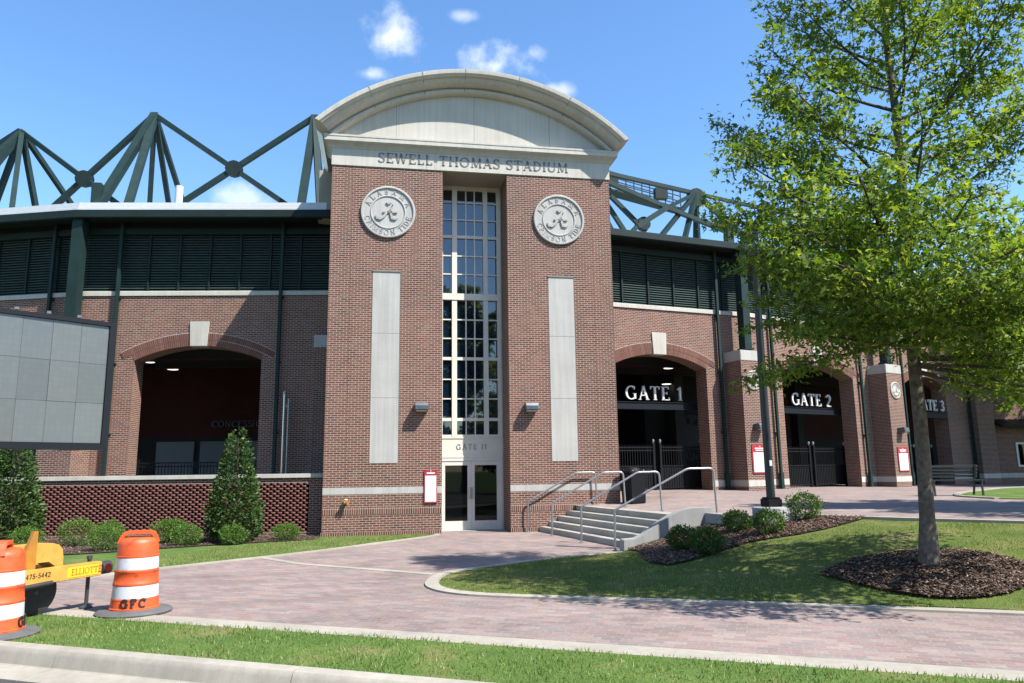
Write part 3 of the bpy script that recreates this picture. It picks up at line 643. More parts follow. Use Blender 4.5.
# ================================================================= stadium
P = dict(m2=(-21.9, 7.95), m1=(-13.6, 5.15), a=(-4.9, 3.95), b=(4.2, 4.26), p1=(12.6, 5.95), p2=(22.0, 9.65), p3=(29.8, 13.25), p4=(42, 12.5))
order = ['m2', 'm1', 'a', 'b', 'p1', 'p2', 'p3', 'p4']
stad = thing('stadium_building', 'curved brick stadium with arched gate openings, louvred upper wall and green roof trusses', 'building')
class Bay: pass
def bay(A, B):
    o = Bay(); ax, ay = P[A]; bx, by = P[B]; o.L = math.hypot(bx-ax, by-ay); o.rz = math.atan2(by-ay, bx-ax); o.loc = (ax, ay, 0)
    c, s = math.cos(o.rz), math.sin(o.rz); o.w = lambda x, y, z=0.: (ax+x*c-y*s, ay+x*s+y*c, z); return o
def chord(s0, s1, sp, cr):
    hf = (s1-s0)/2; ri = cr-sp; r = (hf*hf+ri*ri)/(2*ri); return (s0+s1)/2, cr-r, r, math.asin(hf/r)
def bay_wall(b, arch=None, z0=.3, zt=8.32, dep=.75):
    L = b.L; m = MB()
    if not arch: m.box(0, L, 0, dep, z0, zt); return m.build('brick_wall', 'brick', stad, b.loc, b.rz)
    s0, s1, sp, cr = arch; cx, cz, r, ah = chord(*arch); nseg = 24
    ar = [(cx+r*math.sin(-ah+2*ah*i/nseg), cz+r*math.cos(-ah+2*ah*i/nseg)) for i in range(nseg+1)]
    def fr_(y, flip):
        pts = [(0, z0), (s0, z0)]+ar+[(s1, z0), (L, z0), (L, zt)]
        top = [(L, zt), (0, zt)]
        # split in quads strips so the concave face tessellates cleanly
        quads = [[(0, z0), (s0, z0), (s0, zt), (0, zt)], [(s1, z0), (L, z0), (L, zt), (s1, zt)]]
        for (xa, zaa), (xb, zb) in zip(ar, ar[1:]): quads.append([(xa, zaa), (xb, zb), (xb, zt), (xa, zt)])
        for q in quads:
            q = q if not flip else q[::-1]; m.face([(x, y, z) for x, z in q], [(x, z) for x, z in q])
    fr_(0, False); fr_(dep, True)
    out = [(s0, z0)]+ar+[(s1, z0)]; acc = 0
    for (xa, zaa), (xb, zb) in zip(out, out[1:]):
        d = math.hypot(xb-xa, zb-zaa); m.face([(xa, 0, zaa), (xa, dep, zaa), (xb, dep, zb), (xb, 0, zb)], [(0, acc), (dep, acc), (dep, acc+d), (0, acc+d)]); acc += d
    m.face([(0, 0, zt), (L, 0, zt), (L, dep, zt), (0, dep, zt)], [(0, 0), (L, 0), (L, dep), (0, dep)])
    o = m.build('brick_wall', 'brick', stad, b.loc, b.rz)
    rings = MB()
    for k, (ra, rb) in enumerate(((r+.002, r+.215), (r+.235, r+.46))):
        ah2 = ah*1.0+.06*k
        for i in range(32):
            t0 = -ah2+2*ah2*i/32; t1 = -ah2+2*ah2*(i+1)/32; f = lambda rr, t, y: (cx+rr*math.sin(t), y, cz+rr*math.cos(t))
            yy = -.012-.01*k
            rings.face([f(ra, t0, yy), f(ra, t1, yy), f(rb, t1, yy), f(rb, t0, yy)], [(t0*r, 0), (t1*r, 0), (t1*r, .2), (t0*r, .2)])
            rings.face([f(rb, t0, yy), f(rb, t1, yy), f(rb, t1, .05), f(rb, t0, .05)], [(t0*r, 0), (t1*r, 0), (t1*r, .06), (t0*r, .06)])
            rings.face([f(ra, t1, yy), f(ra, t0, yy), f(ra, t0, .05), f(ra, t1, .05)], [(t1*r, 0), (t0*r, 0), (t0*r, .06), (t1*r, .06)])
    rings.build('arch_band', 'archbrick', o)
    for rr in (r+.225, r+.475):
        ln2 = MB()
        for i in range(32):
            ah2 = ah+.06; t0 = -ah2+2*ah2*i/32; t1 = -ah2+2*ah2*(i+1)/32; f = lambda q, t: (cx+q*math.sin(t), -.006, cz+q*math.cos(t))
            ln2.face([f(rr-.012, t0), f(rr-.012, t1), f(rr+.012, t1), f(rr+.012, t0)])
        ln2.build('mortar_line', 'archmortar', o)
    ks = MB(); mx_ = (s0+s1)/2; ks.prism_y([(mx_-.30, cr-.02), (mx_+.30, cr-.02), (mx_+.345, cr+.88), (mx_-.345, cr+.88)], -.06, .3); ks.build('keystone', 'stone', o, bevel=.01)
    return o
def louvres(b):
    L = b.L; m = MB(); z = 8.52
    while z < 10.62:
        for q in (0,): m.rings([[(x, .06, z), (x, .17, z+.075), (x, .175, z+.062), (x, .065, z-.014)] for x in (0.02, L-.02)])
        z += .098
    o = m.build('louvre_panel', 'louvre', stad, b.loc, b.rz)
    mu = MB(); nn = max(3, round(L/1.17))
    for i in range(1, nn): mu = MB(); mu.box(L*i/nn-.03, L*i/nn+.03, .0, .12, 8.49, 10.64); mu.build('mullion', 'darkgreen', o)
    bk = MB(); bk.box(0, L, .3, .34, 8.3, 11.2); bk.build('louvre_backing', 'void', stad, b.loc, b.rz)
    bm_ = MB(); bm_.box(0.01, L-.01, -.10, .28, 10.62, 10.86); bm_.build('girder', 'darkgreen', stad, b.loc, b.rz)
    bm_ = MB(); bm_.box(0.012, L-.012, -.02, .27, 10.86, 11.1); bm_.build('wall_panel', 'void', stad, b.loc, b.rz)
def band(b, x0, x1):
    m = MB(); m.box(x0, x1, -.008, .2, 1.13, 1.385); m.build('stone_band', 'stone', stad, b.loc, b.rz)
def downpipe(b, x, z0):
    m = MB(); y = -.14
    m.box(x-.055, x+.055, y-.06, y+.05, z0+.62, 11.06); m.box(x-.085, x+.085, y-.09, y+.06, z0, z0+.66)
    for z in (3.3, 5.8, 8.2, 10.2): m.box(x-.09, x+.09, y-.02, .0, z, z+.05)
    return m.build('downpipe', 'green', stad, b.loc, b.rz)
bL2, bL1, bC, b1, b2, b3, b4 = [bay(order[i], order[i+1]) for i in range(7)]
AR = (1.92, 6.42, 5.95, 6.47)
bay_wall(bL2, AR); bay_wall(bL1, AR); bay_wall(bC); bay_wall(b1, (1.80, 6.29, 5.95, 6.48)); bay_wall(b2, (1.96, 7.05, 5.98, 6.5), z0=.2); bay_wall(b3, (1.2, 5.45, 5.95, 6.45), z0=.2); bay_wall(b4, None, z0=.2)
for b in (bL2, bL1, b1, b2, b3, b4): louvres(b)
for b, x0, x1 in ((b1, 6.29, 8.5), (b1, 0.4, 1.8), (b2, .1, 1.96), (b2, 7.05, b2.L), (b3, .0, 1.2), (b3, 5.45, b3.L), (b4, 0, b4.L), (bL1, 0, 1.92), (bL1, 6.42, 8.7), (bL2, 6.42, 8.7)): band(b, x0, x1)
for b, x, z in ((bL2, 1.25, .9), (bL2, 7.45, .9), (bL1, 1.22, .9), (bL1, 7.05, .9), (b1, 6.92, .99), (b2, 1.27, .98), (b2, 7.5, .9), (b3, .9, .88), (b3, 7.7, .84), (b4, 5.5, .8)): downpipe(b, x, z)
def sweep(name, prof, m, sm=False, keys=None):
    line = [Vector(P[k]) for k in (keys or order)]; mb = MB(); rs = [[None]*len(prof) for _ in line]
    for j, (off, z) in enumerate(prof):
        A, _ = strip_poly(line, off, off)
        for i, a in enumerate(A): rs[i][j] = (a.x, a.y, z)
    mb.rings(rs); return mb.build(name, m, stad, smooth=sm)
sweep('string_course', [(-.05, 8.32), (-.05, 8.47), (-.03, 8.49), (.30, 8.49), (.30, 8.32)], 'stone')
sweep('gutter', [(-.86, 10.96), (-.93, 10.97), (-.96, 11.0), (-.96, 11.25), (-.94, 11.27), (-.86, 11.24)], 'darkgreen')
sweep('soffit', [(-.858, 11.06), (.5, 11.10), (.5, 11.16), (-.858, 11.22)], 'darkgreen')
sweep('eave_trim', [(-.82, 11.23), (-.82, 11.38), (-.79, 11.39), (-.79, 11.50), (-.76, 11.51), (-.76, 11.60), (.4, 11.70), (.4, 11.30)], 'whitemetal', keys=order[:3])
sweep('roof', [(-.855, 11.235), (14, 11.42), (14, 11.2), (-.855, 11.225)], 'whitemetal')
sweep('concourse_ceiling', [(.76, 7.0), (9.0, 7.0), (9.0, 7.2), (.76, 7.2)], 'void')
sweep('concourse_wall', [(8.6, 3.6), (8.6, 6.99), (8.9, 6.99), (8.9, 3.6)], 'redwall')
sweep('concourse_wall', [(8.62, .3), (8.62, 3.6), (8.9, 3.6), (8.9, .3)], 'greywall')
struct(sheet('plaza', [(-30, 8), (-13.6, 2.6), (-4.7, 1.2), (-4.7, 14), (-28, 18)], .90, 'concrete', 2))
# piers
def pier(x, y, rz, zb, emblem, pipeable=True):
    m = MB(); m.box(-.62, .62, -.95, .4, .2, 6.22); o = m.build('pier', 'brick', stad, (x, y, 0), rz)
    c = MB(); c.box(-.635, .635, -.965, .4, 6.22, 6.66); c.build('cap_stone', 'panelstone', o, bevel=.02)
    b = MB(); b.box(-.63, .63, -.965, .4, 1.13, 1.385); b.build('stone_band', 'stone', o)
    k = MB(); k.box(-.19, .19, -.80, -.42, 6.72, 11.08); k.box(-.24, .24, -.86, -.36, 6.72, 6.80); k.build('steel_column', 'green', o, bevel=.01)
    if emblem:
        d = MB(); d.disc_y(-.02, 5.42, [(.40, -.94), (.40, -1.0), (.36, -1.015), (.34, -.985), (.25, -.985), (.24, -1.0), (.22, -.98), (.001, -.98)], 32); mo = d.build('medallion', 'stone', o, smooth=True, angle=25)
        t = MB(); ringtext(t, 'ALABAMA', .07, -.02, 5.42, .262, 90, -1.005, -.98, False, .12, 1.4); ringtext(t, 'CRIMSON TIDE', .07, -.02, 5.42, .262, 270, -1.005, -.98, True, .1, 1.0)
        t.ribbon([(-.14, 5.33), (-.04, 5.38), (.06, 5.54), (.04, 5.36), (.13, 5.34)], [.03, .04, .03, .05, .02], -1.01, -.97); t.build('lettering', 'relief', mo)
    return o
pier(*P['m1'], R(-13), .9, False); pier(-4.62, 3.95, R(-4), .9, False)
q = b1.w(7.83, -.02); pier1 = (q[0], q[1], R(15)); pier(*pier1, .98, True)
q = b2.w(8.85, 0); pier2 = (q[0], q[1], R(22.5)); pier(*pier2, .88, True)
pier(P['p3'][0]-.2, P['p3'][1]+.2, R(10), .8, False)
def on_pier(p, x, y, z): c, s = math.cos(p[2]), math.sin(p[2]); return (p[0]+x*c-y*s, p[1]+x*s+y*c, z)
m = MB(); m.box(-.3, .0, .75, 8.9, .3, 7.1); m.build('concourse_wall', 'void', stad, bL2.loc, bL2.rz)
for b in (bL1, b1, b2, b3):
    for yy in (3.0, 5.6):
        m = MB(); m.box(.2, b.L+1.5, yy, yy+.35, 6.45, 6.99); m.build('concourse_beam', 'greywall', stad, b.loc, b.rz)
    m = MB(); m.tube([(.2, 4.3, 6.6), (b.L+1.5, 4.3, 6.6)], .07, 8); m.build('overhead_pipe', 'redwall', stad, b.loc, b.rz)
    m = MB(); m.box(b.L-.3, b.L+.2, 5.4, 5.9, .3, 6.45); m.build('concourse_column', 'greywall', stad, b.loc, b.rz)
# far end: framed window, awning
m = MB(); m.box(2.2, 3.35, -.05, .1, 1.72, 3.06); fw = m.build('framed_window', 'cream', stad, b4.loc, b4.rz)
m = MB(); m.box(2.32, 3.23, -.07, .0, 1.82, 2.96); m.build('pane', 'doorglass', fw)
m = MB(); m.rings([[(x, 0, 4.35), (x, -.9, 3.95), (x, -.9, 3.85), (x, 0, 4.2)] for x in (.8, 5.2)]); m.build('awning', 'black', stad, b4.loc, b4.rz)
# concession shutters and lettering seen through the left arch
for x0, x1 in ((-.75, .97), (1.25, 2.92), (3.25, 4.9), (5.2, 6.9)): m = MB(); m.box(x0, x1, 8.50, 8.6, 1.2, 3.4); m.build('roll_shutter', 'shutter', stad, bL1.loc, bL1.rz)
m = MB(); text(m, 'CONCESSIONS', .30, 1.72, 4.05, 8.5, 8.6, .1); m.build('lettering', 'shutter', stad, bL1.loc, bL1.rz)
GX = 9.45
m = MB(); m.disc_y(GX, 3.4, [(1.15, 6.0), (1.15, 5.94), (1.05, 5.90), (1.0, 5.94), (.62, 5.94), (.60, 5.9), (.001, 5.92)], 40); wm = m.build('medallion', 'greywall', stad, b1.loc, b1.rz, smooth=True, angle=25)
m = MB(); ringtext(m, 'ALABAMA', .28, GX, 3.4, .68, 90, 5.90, 5.95, False, .15, 1.4); ringtext(m, 'CRIMSON TIDE', .28, GX, 3.4, .68, 270, 5.90, 5.95, True, .1, 1.0); m.build('lettering', 'void', wm)
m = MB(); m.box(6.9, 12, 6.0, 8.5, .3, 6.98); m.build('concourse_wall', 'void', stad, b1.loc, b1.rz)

# roof trusses (parts of the stadium): members are sub-parts
def truss(spec, discs, name='roof_truss', w=.21):
    first = spec[0]; m = MB(); m.beam(first[0], first[1], first[2] if len(first) > 2 else w); root = m.build(name, 'green', stad)
    for sgm in spec[1:]:
        m = MB(); m.beam(sgm[0], sgm[1], sgm[2] if len(sgm) > 2 else w); m.build('truss_member', 'green', root)
    for c, nrm, r in discs:
        m = MB(); c = Vector(c); nn = Vector(nrm).normalized(); u = nn.cross(Vector((0, 0, 1))).normalized(); v = Vector((0, 0, 1))
        m.rings([[c+nn*o+(u*math.cos(2*math.pi*k/12)+v*math.sin(2*math.pi*k/12))*r for k in range(12)] for o in (-.16, .16)]); m.build('gusset', 'darkgreen', root)
    return root
A = Vector((-13.21, 10.14, 17.87)); D2 = Vector((-9.6, 9.65, 15.31)); Cc = Vector((-6.14, 9.17, 17.81)); B = Vector((-19.64, 12.46, 17.71)); D1 = Vector((-16.18, 10.9, 14.97))
def ext(a, b, z): t = (z-a.z)/(b.z-a.z); return a+(b-a)*t
tr1 = truss([(A, ext(A, D2, 12.0)), (Cc, ext(Cc, D2, 12.0)), (A, ext(A, D1, 12.0)), (B, ext(B, D1, 12.0)),
       (A, (-13.75, 5.9, 11.9), .30), (A, (-12.76, 6.1, 11.9), .28), (A, (-13.65, 11.85, 12.0)), (A, (-13.36, 16.5, 12.0)), (A, (-12.87, 22.6, 12.0)),
       ((-13.85, 6.19, 11.5), (-13.87, 6.19, 13.0), .34)], [(D2, (.13, 1, 0), .36), (D1, (.13, 1, 0), .36)])
tr2 = truss([(B, (-21.9, 9.4, 11.8), .30), (B, (-20.6, 9.0, 11.8), .26), (B, (-21.2, 13.0, 12.0)), (B, (-18.8, 14.1, 12.0)), (B, (-16.7, 19.4, 12.0)), (B, (-17.41, 7.49, 11.9), .2), (B, (-25.5, 15.2, 14.9), .3)], [])
tr3 = truss([(Cc, (-6.4, 6.6, 11.9), .3), (Cc, (-5.5, 6.2, 11.9), .25), (Cc, (-2.6, 9.0, 15.2)), (Cc, (-5.6, 12, 12.0))], [])
m = MB(); m.tube([(-11.08, 6.82, 11.8), (-11.08, 6.82, 13.30)], .15, 16); m.build('vent_pipe', 'whitemetal', stad, smooth=True)
bw = b1.w
V = Vector
N1 = V((12.93, 11.12, 15.92)); tc0 = V((4.5, 9.42, 16.57)); tc2 = V((17.26, 11.99, 15.6)); tc3 = V((24, 13.6, 15.2)); lc0 = V((4.2, 8.3, 16.3)); lc1 = V((10.71, 9.65, 14.51)); lc2 = V((14.6, 10.45, 13.55))
tr4 = truss([(tc0, N1, .19), (N1, tc2, .16), (tc2, tc3, .16), (lc0, lc1, .20), (lc1, lc2, .20), (N1, lc1, .18), (lc1, (9.0, 9.3, 13.35), .26), ((9.0, 9.3, 13.35), (7.9, 9.0, 12.2), .2), (N1, (9.4, 8.45, 12.1), .2), (N1, (11.2, 9.2, 12.3), .22), (N1, (13.2, 12.2, 13.2), .2), (N1, (12.9, 11.1, 12.0), .2), (N1, (16.0, 10.7, 12.9), .24),
       (tc2, (15.4, 10.9, 12.6), .24), (tc2, (14.0, 10.0, 12.0), .2), (tc2, (18.8, 11.3, 12.0), .2), (tc2, (20.2, 12.8, 12.9), .2), ((8.36, 11.22, 15.58), (10.3, 11.6, 13.9), .2), ((8.1, 11.2, 15.2), (9.6, 11.4, 13.0), .2), ((8.0, 11.2, 14.6), (9.0, 11.3, 12.6), .14),
       ((12.76, 7.51, 11.6), (12.81, 7.52, 13.34), .34)], [(N1+V((.0, 0, -.25)), (.2, -1, 0), .5), ((10.17, 11.58, 14.3), (.2, -1, 0), .36), (tc2, (.3, -1, 0), .4)])
p2t = V((22.6, 14.0, 15.6)); tr5 = truss([(p2t, (27, 16.4, 13), .24), (p2t, (19.6, 12.8, 13), .24), (p2t, (21.8, 9.9, 11.9), .28), (p2t, (22.9, 10.6, 11.9), .28), (p2t, (23, 16, 12), .2), (p2t, (29.5, 17.5, 15.4), .24)], [(p2t, (.3, -1, 0), .35)])
cw = MB(); a_, b_ = V((6.5, 12.9, 17.0)), V((13.2, 14.2, 16.1))
cw.beam(a_, b_, .8, .08)
for k in range(15):
    pp = a_+(b_-a_)*k/14; cw.beam(pp+V((0, -.5, 0)), pp+V((0, -.5, .95)), .05)
for h in (.35, .65, .95): cw.beam(a_+V((0, -.5, h)), b_+V((0, -.5, h)), .045)
for h in (.65, .95): cw.beam(a_+V((0, .5, h)), b_+V((0, .5, h)), .045)
cw.build('catwalk', 'green', stad)
for k, t in enumerate((.35, .8)):
    pp = a_+(b_-a_)*t; fx = MB(); fx.box(pp.x-.35, pp.x+.35, pp.y-.9, pp.y-.55, pp.z+.05, pp.z+.65); fx.build('floodlight', 'darkgreen', stad)

# ---- gates, signs, lights in the arches
def gate_sign(b, num, xc, sp, yy=1.0):
    o = thing('gate_sign', 'white letters GATE %s on a dark beam across the arch' % num, 'sign', b.w(xc, yy, 4.2), b.rz, 'gate number signs in the arches')
    m = MB(); m.box(-sp/2, sp/2, -.12, .12, .12, .40); m.box(-sp/2, sp/2, -.16, .16, .10, .135); m.box(-sp/2, sp/2, -.158, .158, .385, .41); m.build('beam', 'navy', o)
    t = MB(); s = 'GATE '+num; h = .57; k = 2.78/textwidth('GATE 1', h, .1); wd = textwidth(s, h, .1)*k
    text(t, s, h, -wd/2/k, .50, -.09, -.02, .1, tf=lambda x, y, z: (x*k, y, z)); t.build('letters', 'white', o)
    return o
gate_sign(b1, '1', 4.32, 4.6); gate_sign(b2, '2', 5.15, 5.2); gate_sign(b3, '3', 3.86, 3.1, .14)
def iron_gate(b, xc, wd, zb, yy, label, ht=1.8, leaf=True, cat='gate', name='iron_gate'):
    o = thing(name, label, cat, b.w(xc, yy, zb), b.rz, 'iron gates in the arches' if leaf else None); nl = 2 if leaf else 1
    for k in range(nl):
        x0, x1 = ((-wd/2+.05, -.21) if k == 0 else (.21, wd/2-.05)) if leaf else (-wd/2+.05, wd/2-.05); m = MB(); n = int((x1-x0)/.115)
        for i in range(n+1):
            x = x0+(x1-x0)*i/n; m.box(x-.011, x+.011, -.011, .011, .06, ht); 
            if leaf: m.rings([[(x-.011, -.011, ht), (x+.011, -.011, ht), (x+.011, .011, ht), (x-.011, .011, ht)], [(x-.002, -.002, ht+.1), (x+.002, -.002, ht+.1), (x+.002, .002, ht+.1), (x-.002, .002, ht+.1)]])
        for z in (.12, ht*.55, ht-.18, ht-.05): m.box(x0, x1, -.02, .02, z, z+.045)
        if leaf: m.box(x0, x1, .012, .02, .1, ht*.56)
        m.build('gate_leaf' if leaf else 'railing_panel', 'black', o)
    for x in ((-wd/2, -.16, .16, wd/2) if leaf else (-wd/2, wd/2)):
        m = MB(); m.box(x-.05, x+.05, -.05, .05, 0, ht+.12); po = m.build('post', 'black', o)
        if leaf: m = MB(); m.lathe([(.02, 0), (.03, .03), (.055, .08), (.06, .12), (.045, .17), (.001, .19)], 12, (x, 0, ht+.12)); m.build('finial', 'galv', po, smooth=True)
    return o
iron_gate(b1, 4.35, 4.3, .98, 1.0, 'black iron picket gate with ball topped posts under the GATE 1 letters')
iron_gate(b2, 4.9, 4.9, .93, 1.0, 'black iron picket gate with ball topped posts under the GATE 2 letters')
iron_gate(b3, 3.35, 4.0, .86, 1.0, 'black iron picket gate behind the tree trunk under the GATE 3 letters')
iron_gate(bL1, 4.15, 4.5, .9, .9, 'low black metal railing across the arch left of the tower', 1.45, False, 'railing', 'railing')
def clight(loc, label):
    o = thing('ceiling_light', label, 'light', loc, 0, 'round lights under the concourse ceiling')
    m = MB(); m.lathe([(.04, .0), (.05, -.02), (.26, -.03), (.28, -.09), (.24, -.11)], 20); m.tube([(0, 0, 0), (0, 0, 7.0-loc[2])], .02, 6); m.build('housing', 'void', o); m = MB(); m.lathe([(.235, -.112), (.20, -.125)], 20); m.build('diffuser', 'lit', o)
clight((-13.2, 11.8, 6.98), 'lit round ceiling light, the left and higher one inside the arch left of the tower'); clight((-12.1, 11.45, 6.62), 'lit round ceiling light, the right and lower one inside the arch left of the tower')
clight((10.2, 9.2, 6.6), 'lit round ceiling light near the arch crown above the GATE 1 letters'); clight((10.9, 11.3, 6.1), 'lit round ceiling light just above the letter E of GATE 1')
def wall_light(loc, rz, label):
    o = thing('wall_light', label, 'wall light', loc, rz, 'grey wall lights on the brick'); m = MB()
    m.rings([[(x, .0, .14), (x, -.32, .14), (x, -.36, .05), (x, -.36, -.08), (x, -.12, -.13), (x, 0, -.13)] for x in (-.2, .2)]); m.build('hood', 'fixture', o, bevel=.01)
    m = MB(); m.box(-.16, .16, -.30, -.10, -.125, -.098); m.build('lens', 'signwhite', o)
wall_light((-1.73, 0, 3.86), 0, 'grey box wall light on the tower left of the tall window'); wall_light((1.75, 0, 3.86), 0, 'grey box wall light on the tower right of the tall window')
wall_light(on_pier(pier1, .02, -.95, 3.5), pier1[2], 'grey box wall light on the brick pier between GATE 1 and GATE 2'); wall_light(on_pier(pier2, .05, -.95, 3.5), pier2[2], 'grey box wall light on the brick pier between GATE 2 and GATE 3')
def notice(loc, rz, wd, ht, label, ww=None):
    o = thing('notice_board', label, 'sign', loc, rz, 'red and white notice boards on the brick'); m = MB(); m.box(-wd/2, wd/2, -.04, 0, -ht/2, ht/2); m.build('board', 'signred', o)
    m = MB(); m.box(-wd/2*.86, wd/2*.86, -.046, -.03, -ht/2+.04*ht, ht/2-.27*ht if ht/wd < 1.9 else ht/2-.17*ht); m.build('sheet', 'signwhite', o)
    m = MB(); zt = ht/2-(.13 if ht/wd < 1.9 else .09)*ht; m.box(-wd*.32, wd*.32, -.046, -.03, zt-.035*ht*.8, zt+.02*ht)
    if ht/wd < 1.9: m.box(-wd*.28, wd*.28, -.046, -.03, zt-.085*ht, zt-.055*ht)
    m.ribbon([(-wd*.03, zt+.05*ht), (0, zt+.085*ht), (wd*.03, zt+.05*ht)], [.02, .03, .02], -.046, -.03); m.build('heading', 'signwhite', o)
notice((-1.42, 0, 1.44), 0, .40, 1.0, 'narrow red topped white notice board beside the glass doors')
notice(on_pier(pier1, .04, -.95, 2.22), pier1[2], .84, 1.14, 'red framed white notice board on the pier between GATE 1 and GATE 2')
notice(on_pier(pier2, .06, -.95, 2.18), pier2[2], .84, 1.14, 'red framed white notice board on the pier between GATE 2 and GATE 3')
o = thing('hose_inlet', 'small brass and red hose inlet sticking out of the tower brick', 'hose inlet', (-3.96, 0, 1.02)); m = MB(); m.tube([(0, 0, 0), (0, -.12, 0)], .06, 12); m.build('pipe', 'signred', o, smooth=True)
for s in (-1, 1): m = MB(); m.tube([(0, -.10, 0), (s*.07, -.22, -.02)], .045, 10); m.build('outlet', 'ochre', o, smooth=True)
m = MB(); m.lathe([(.05, 0), (.06, .02), (.05, .04)], 12, (.0, -.12, .05)); m.build('cap', 'signwhite', o)

# ---- left screen wall (pierced brick), rails, pipe
SW = bay('m1', 'a'); swr = R(-7); sw = thing('screen_wall', 'low pierced brick screen wall with a stone cap left of the tower', 'wall', (-4.66, .38, 0), swr)
V8 = np.array([(x, y, z) for z in (0, 1) for y in (0, 1) for x in (0, 1)], float); Fq = np.array([(0, 2, 3, 1), (4, 5, 7, 6), (0, 1, 5, 4), (2, 6, 7, 3), (0, 4, 6, 2), (1, 3, 7, 5)])
vs = []; fs = []; rows = 20
for r in range(rows):
    x = -.42-(.0 if r % 2 else .10)
    while x > -18:
        l = .128; d = rnd.uniform(-.006, .006); vs.append(V8*np.array([l, .20, .062])+np.array([x-l, d, .18+r*.0715])); fs.append(Fq+8*len(fs)); x -= .20
fastmesh('pierced_brick', np.concatenate(vs), np.concatenate(fs), 'screenbrick', sw)
m = MB(); m.box(-18, -.0, -.0, .22, -.2, .175); m.box(-.42, 0, .0, .22, .175, 1.61); m.box(-18, 0, .0, .22, 1.61, 1.755); m.build('brick_frame', 'brick', sw)
m = MB(); m.box(-18, 0.0, .24, .28, .1, 1.7); m.build('backing', 'void', sw)
m = MB(); m.box(-18, 0.0, -.06, .30, 1.755, 1.885); m.build('cap', 'stone', sw, bevel=.012)
o = bL1.w(7.40, -.35, .9); m = MB(); m.tube([(0, 0, 0), (0, 0, 3.78)], .055, 12); m.lathe([(.075, 0), (.08, .05), (.05, .10)], 12, (0, 0, 3.76)); vp = m.build('standpipe', 'chrome', None, o, 0, True); tag(vp, 'bright metal standpipe in front of the shaded brick beside the tower', 'pipe')
m = MB(); m.tube([(.14, 0, 0), (.14, 0, 3.6)], .03, 8); m.box(-.02, .16, -.02, .02, 3.3, 3.36); m.build('conduit', 'galv', vp)

# ================================================================= steps, rails, cheek wall, lamp
stp = thing('entrance_steps', 'five concrete steps rising beside the tower up to the plaza', 'steps')
for k in range(5):
    t = .30*k; m = MB(); z = .155*(k+1)
    m.prism([(1.93+t, .25), (1.93+t+1.03*6.4/6.1, -6.15), (4.9, -6.15), (3.6 if k < 4 else 3.3, .25)], (.155*k-.02 if k else -.2), z-(.0 if k < 4 else .004)); m.build('step', 'concrete', stp, bevel=.012)
ck = thing('cheek_wall', 'curved grey concrete cheek wall on the open side of the steps', 'wall')
pts = [(2.60, -.2), (2.60, .28), (2.92, .30), (3.10, .38), (3.35, .54), (3.55, .67), (3.78, .80), (4.0, .89), (4.2, .945), (4.4, .965), (4.84, .965), (4.86, -.2)]
m = MB(); m.prism_y(pts, -6.42, -6.12); m.build('wall', 'wallconc', ck, bevel=.012)
m = MB(); m.prism([(4.62, -6.42), (4.90, -6.42), (5.20, -8.1), (4.92, -8.1)], .1, .845); m.build('low_wall', 'wallconc', ck, bevel=.012)
def rail(Y, x0, label, zt=1.80, xc=1.60, xe=2.26):
    o = thing('handrail', label, 'handrail', (x0, Y, 0), 0, 'steel handrails on the steps'); m = MB()
    def arcp(p0, p1, p2, r, n=5):
        a = (V(p0)-V(p1)).normalized(); b = (V(p2)-V(p1)).normalized(); s = V(p1)+a*r; e_ = V(p1)+b*r
        return [tuple(s*(1-t)**2+2*V(p1)*t*(1-t)+e_*t*t) for t in [i/n for i in range(n+1)]]
    A_, B_, C_, D_, E_ = (0, 0, -.02), (.02, 0, .93), (xc, 0, zt), (xe-.04, 0, zt+.01), (xe, 0, .70)
    m.tube([A_]+arcp(A_, B_, C_, .06)+arcp(B_, C_, D_, .08)+arcp(C_, D_, E_, .12)+[E_], .027, 10); m.build('rail', 'galv', o, smooth=True, angle=60)
    for x, z in ((0, 0), (xe, .778)): f = MB(); f.lathe([(.06, 0), (.06, .012), (.035, .02)], 14, (x, 0, z+.002)); f.build('flange', 'galv', o)
rail(-.13, 1.58, 'steel handrail against the tower wall, the farthest of four'); rail(-1.66, 2.0, 'steel handrail second from the tower wall'); rail(-3.95, 2.26, 'steel handrail third from the tower wall'); rail(-5.98, 2.53, 'nearest steel handrail beside the cheek wall', 1.88, 1.90, 2.62)
lp = thing('lamp_post', 'dark slim lamp post on a round concrete base at the plaza edge', 'lamp post', (5.42, -8.12, .5))
m = MB(); m.lathe([(.41, 0), (.41, .50), (.395, .535), (.36, .55), (.001, .55)], 32); m.build('concrete_base', 'wallconc', lp, smooth=True, angle=40)
m = MB(); m.box(-.17, .17, -.17, .17, .55, .72); m.box(-.15, .15, -.15, .15, .72, .75); m.build('base_plate', 'black', lp, bevel=.015)
m = MB(); m.tube([(0, 0, .74), (0, 0, 3.2), (.02, 0, 6.02)], [.094, .086, .074], 16); po = m.build('pole', 'lamp', lp, smooth=True)
m = MB(); m.box(-.03, .03, -.103, -.08, 1.42, 1.54); m.build('sticker', 'signwhite', po)
m = MB(); m.lathe([(.074, 5.98), (.10, 6.0), (.105, 6.12), (.13, 6.15), (.135, 6.30), (.09, 6.36), (.001, 6.38)], 20, (.02, 0, 0)); m.build('lamp_head', 'lamp', lp, smooth=True, angle=40)
o = thing('litter_bin', 'dark litter bin with bright knobs on the plaza by the tower corner', 'litter bin', (4.98, -.35, .82), R(15)); m = MB(); m.rings([[(-.27, -.27, 0), (.27, -.27, 0), (.27, .27, 0), (-.27, .27, 0)], [(-.30, -.30, .95), (.30, -.30, .95), (.30, .30, .95), (-.30, .30, .95)]]); m.build('bin_body', 'black', o, bevel=.02)
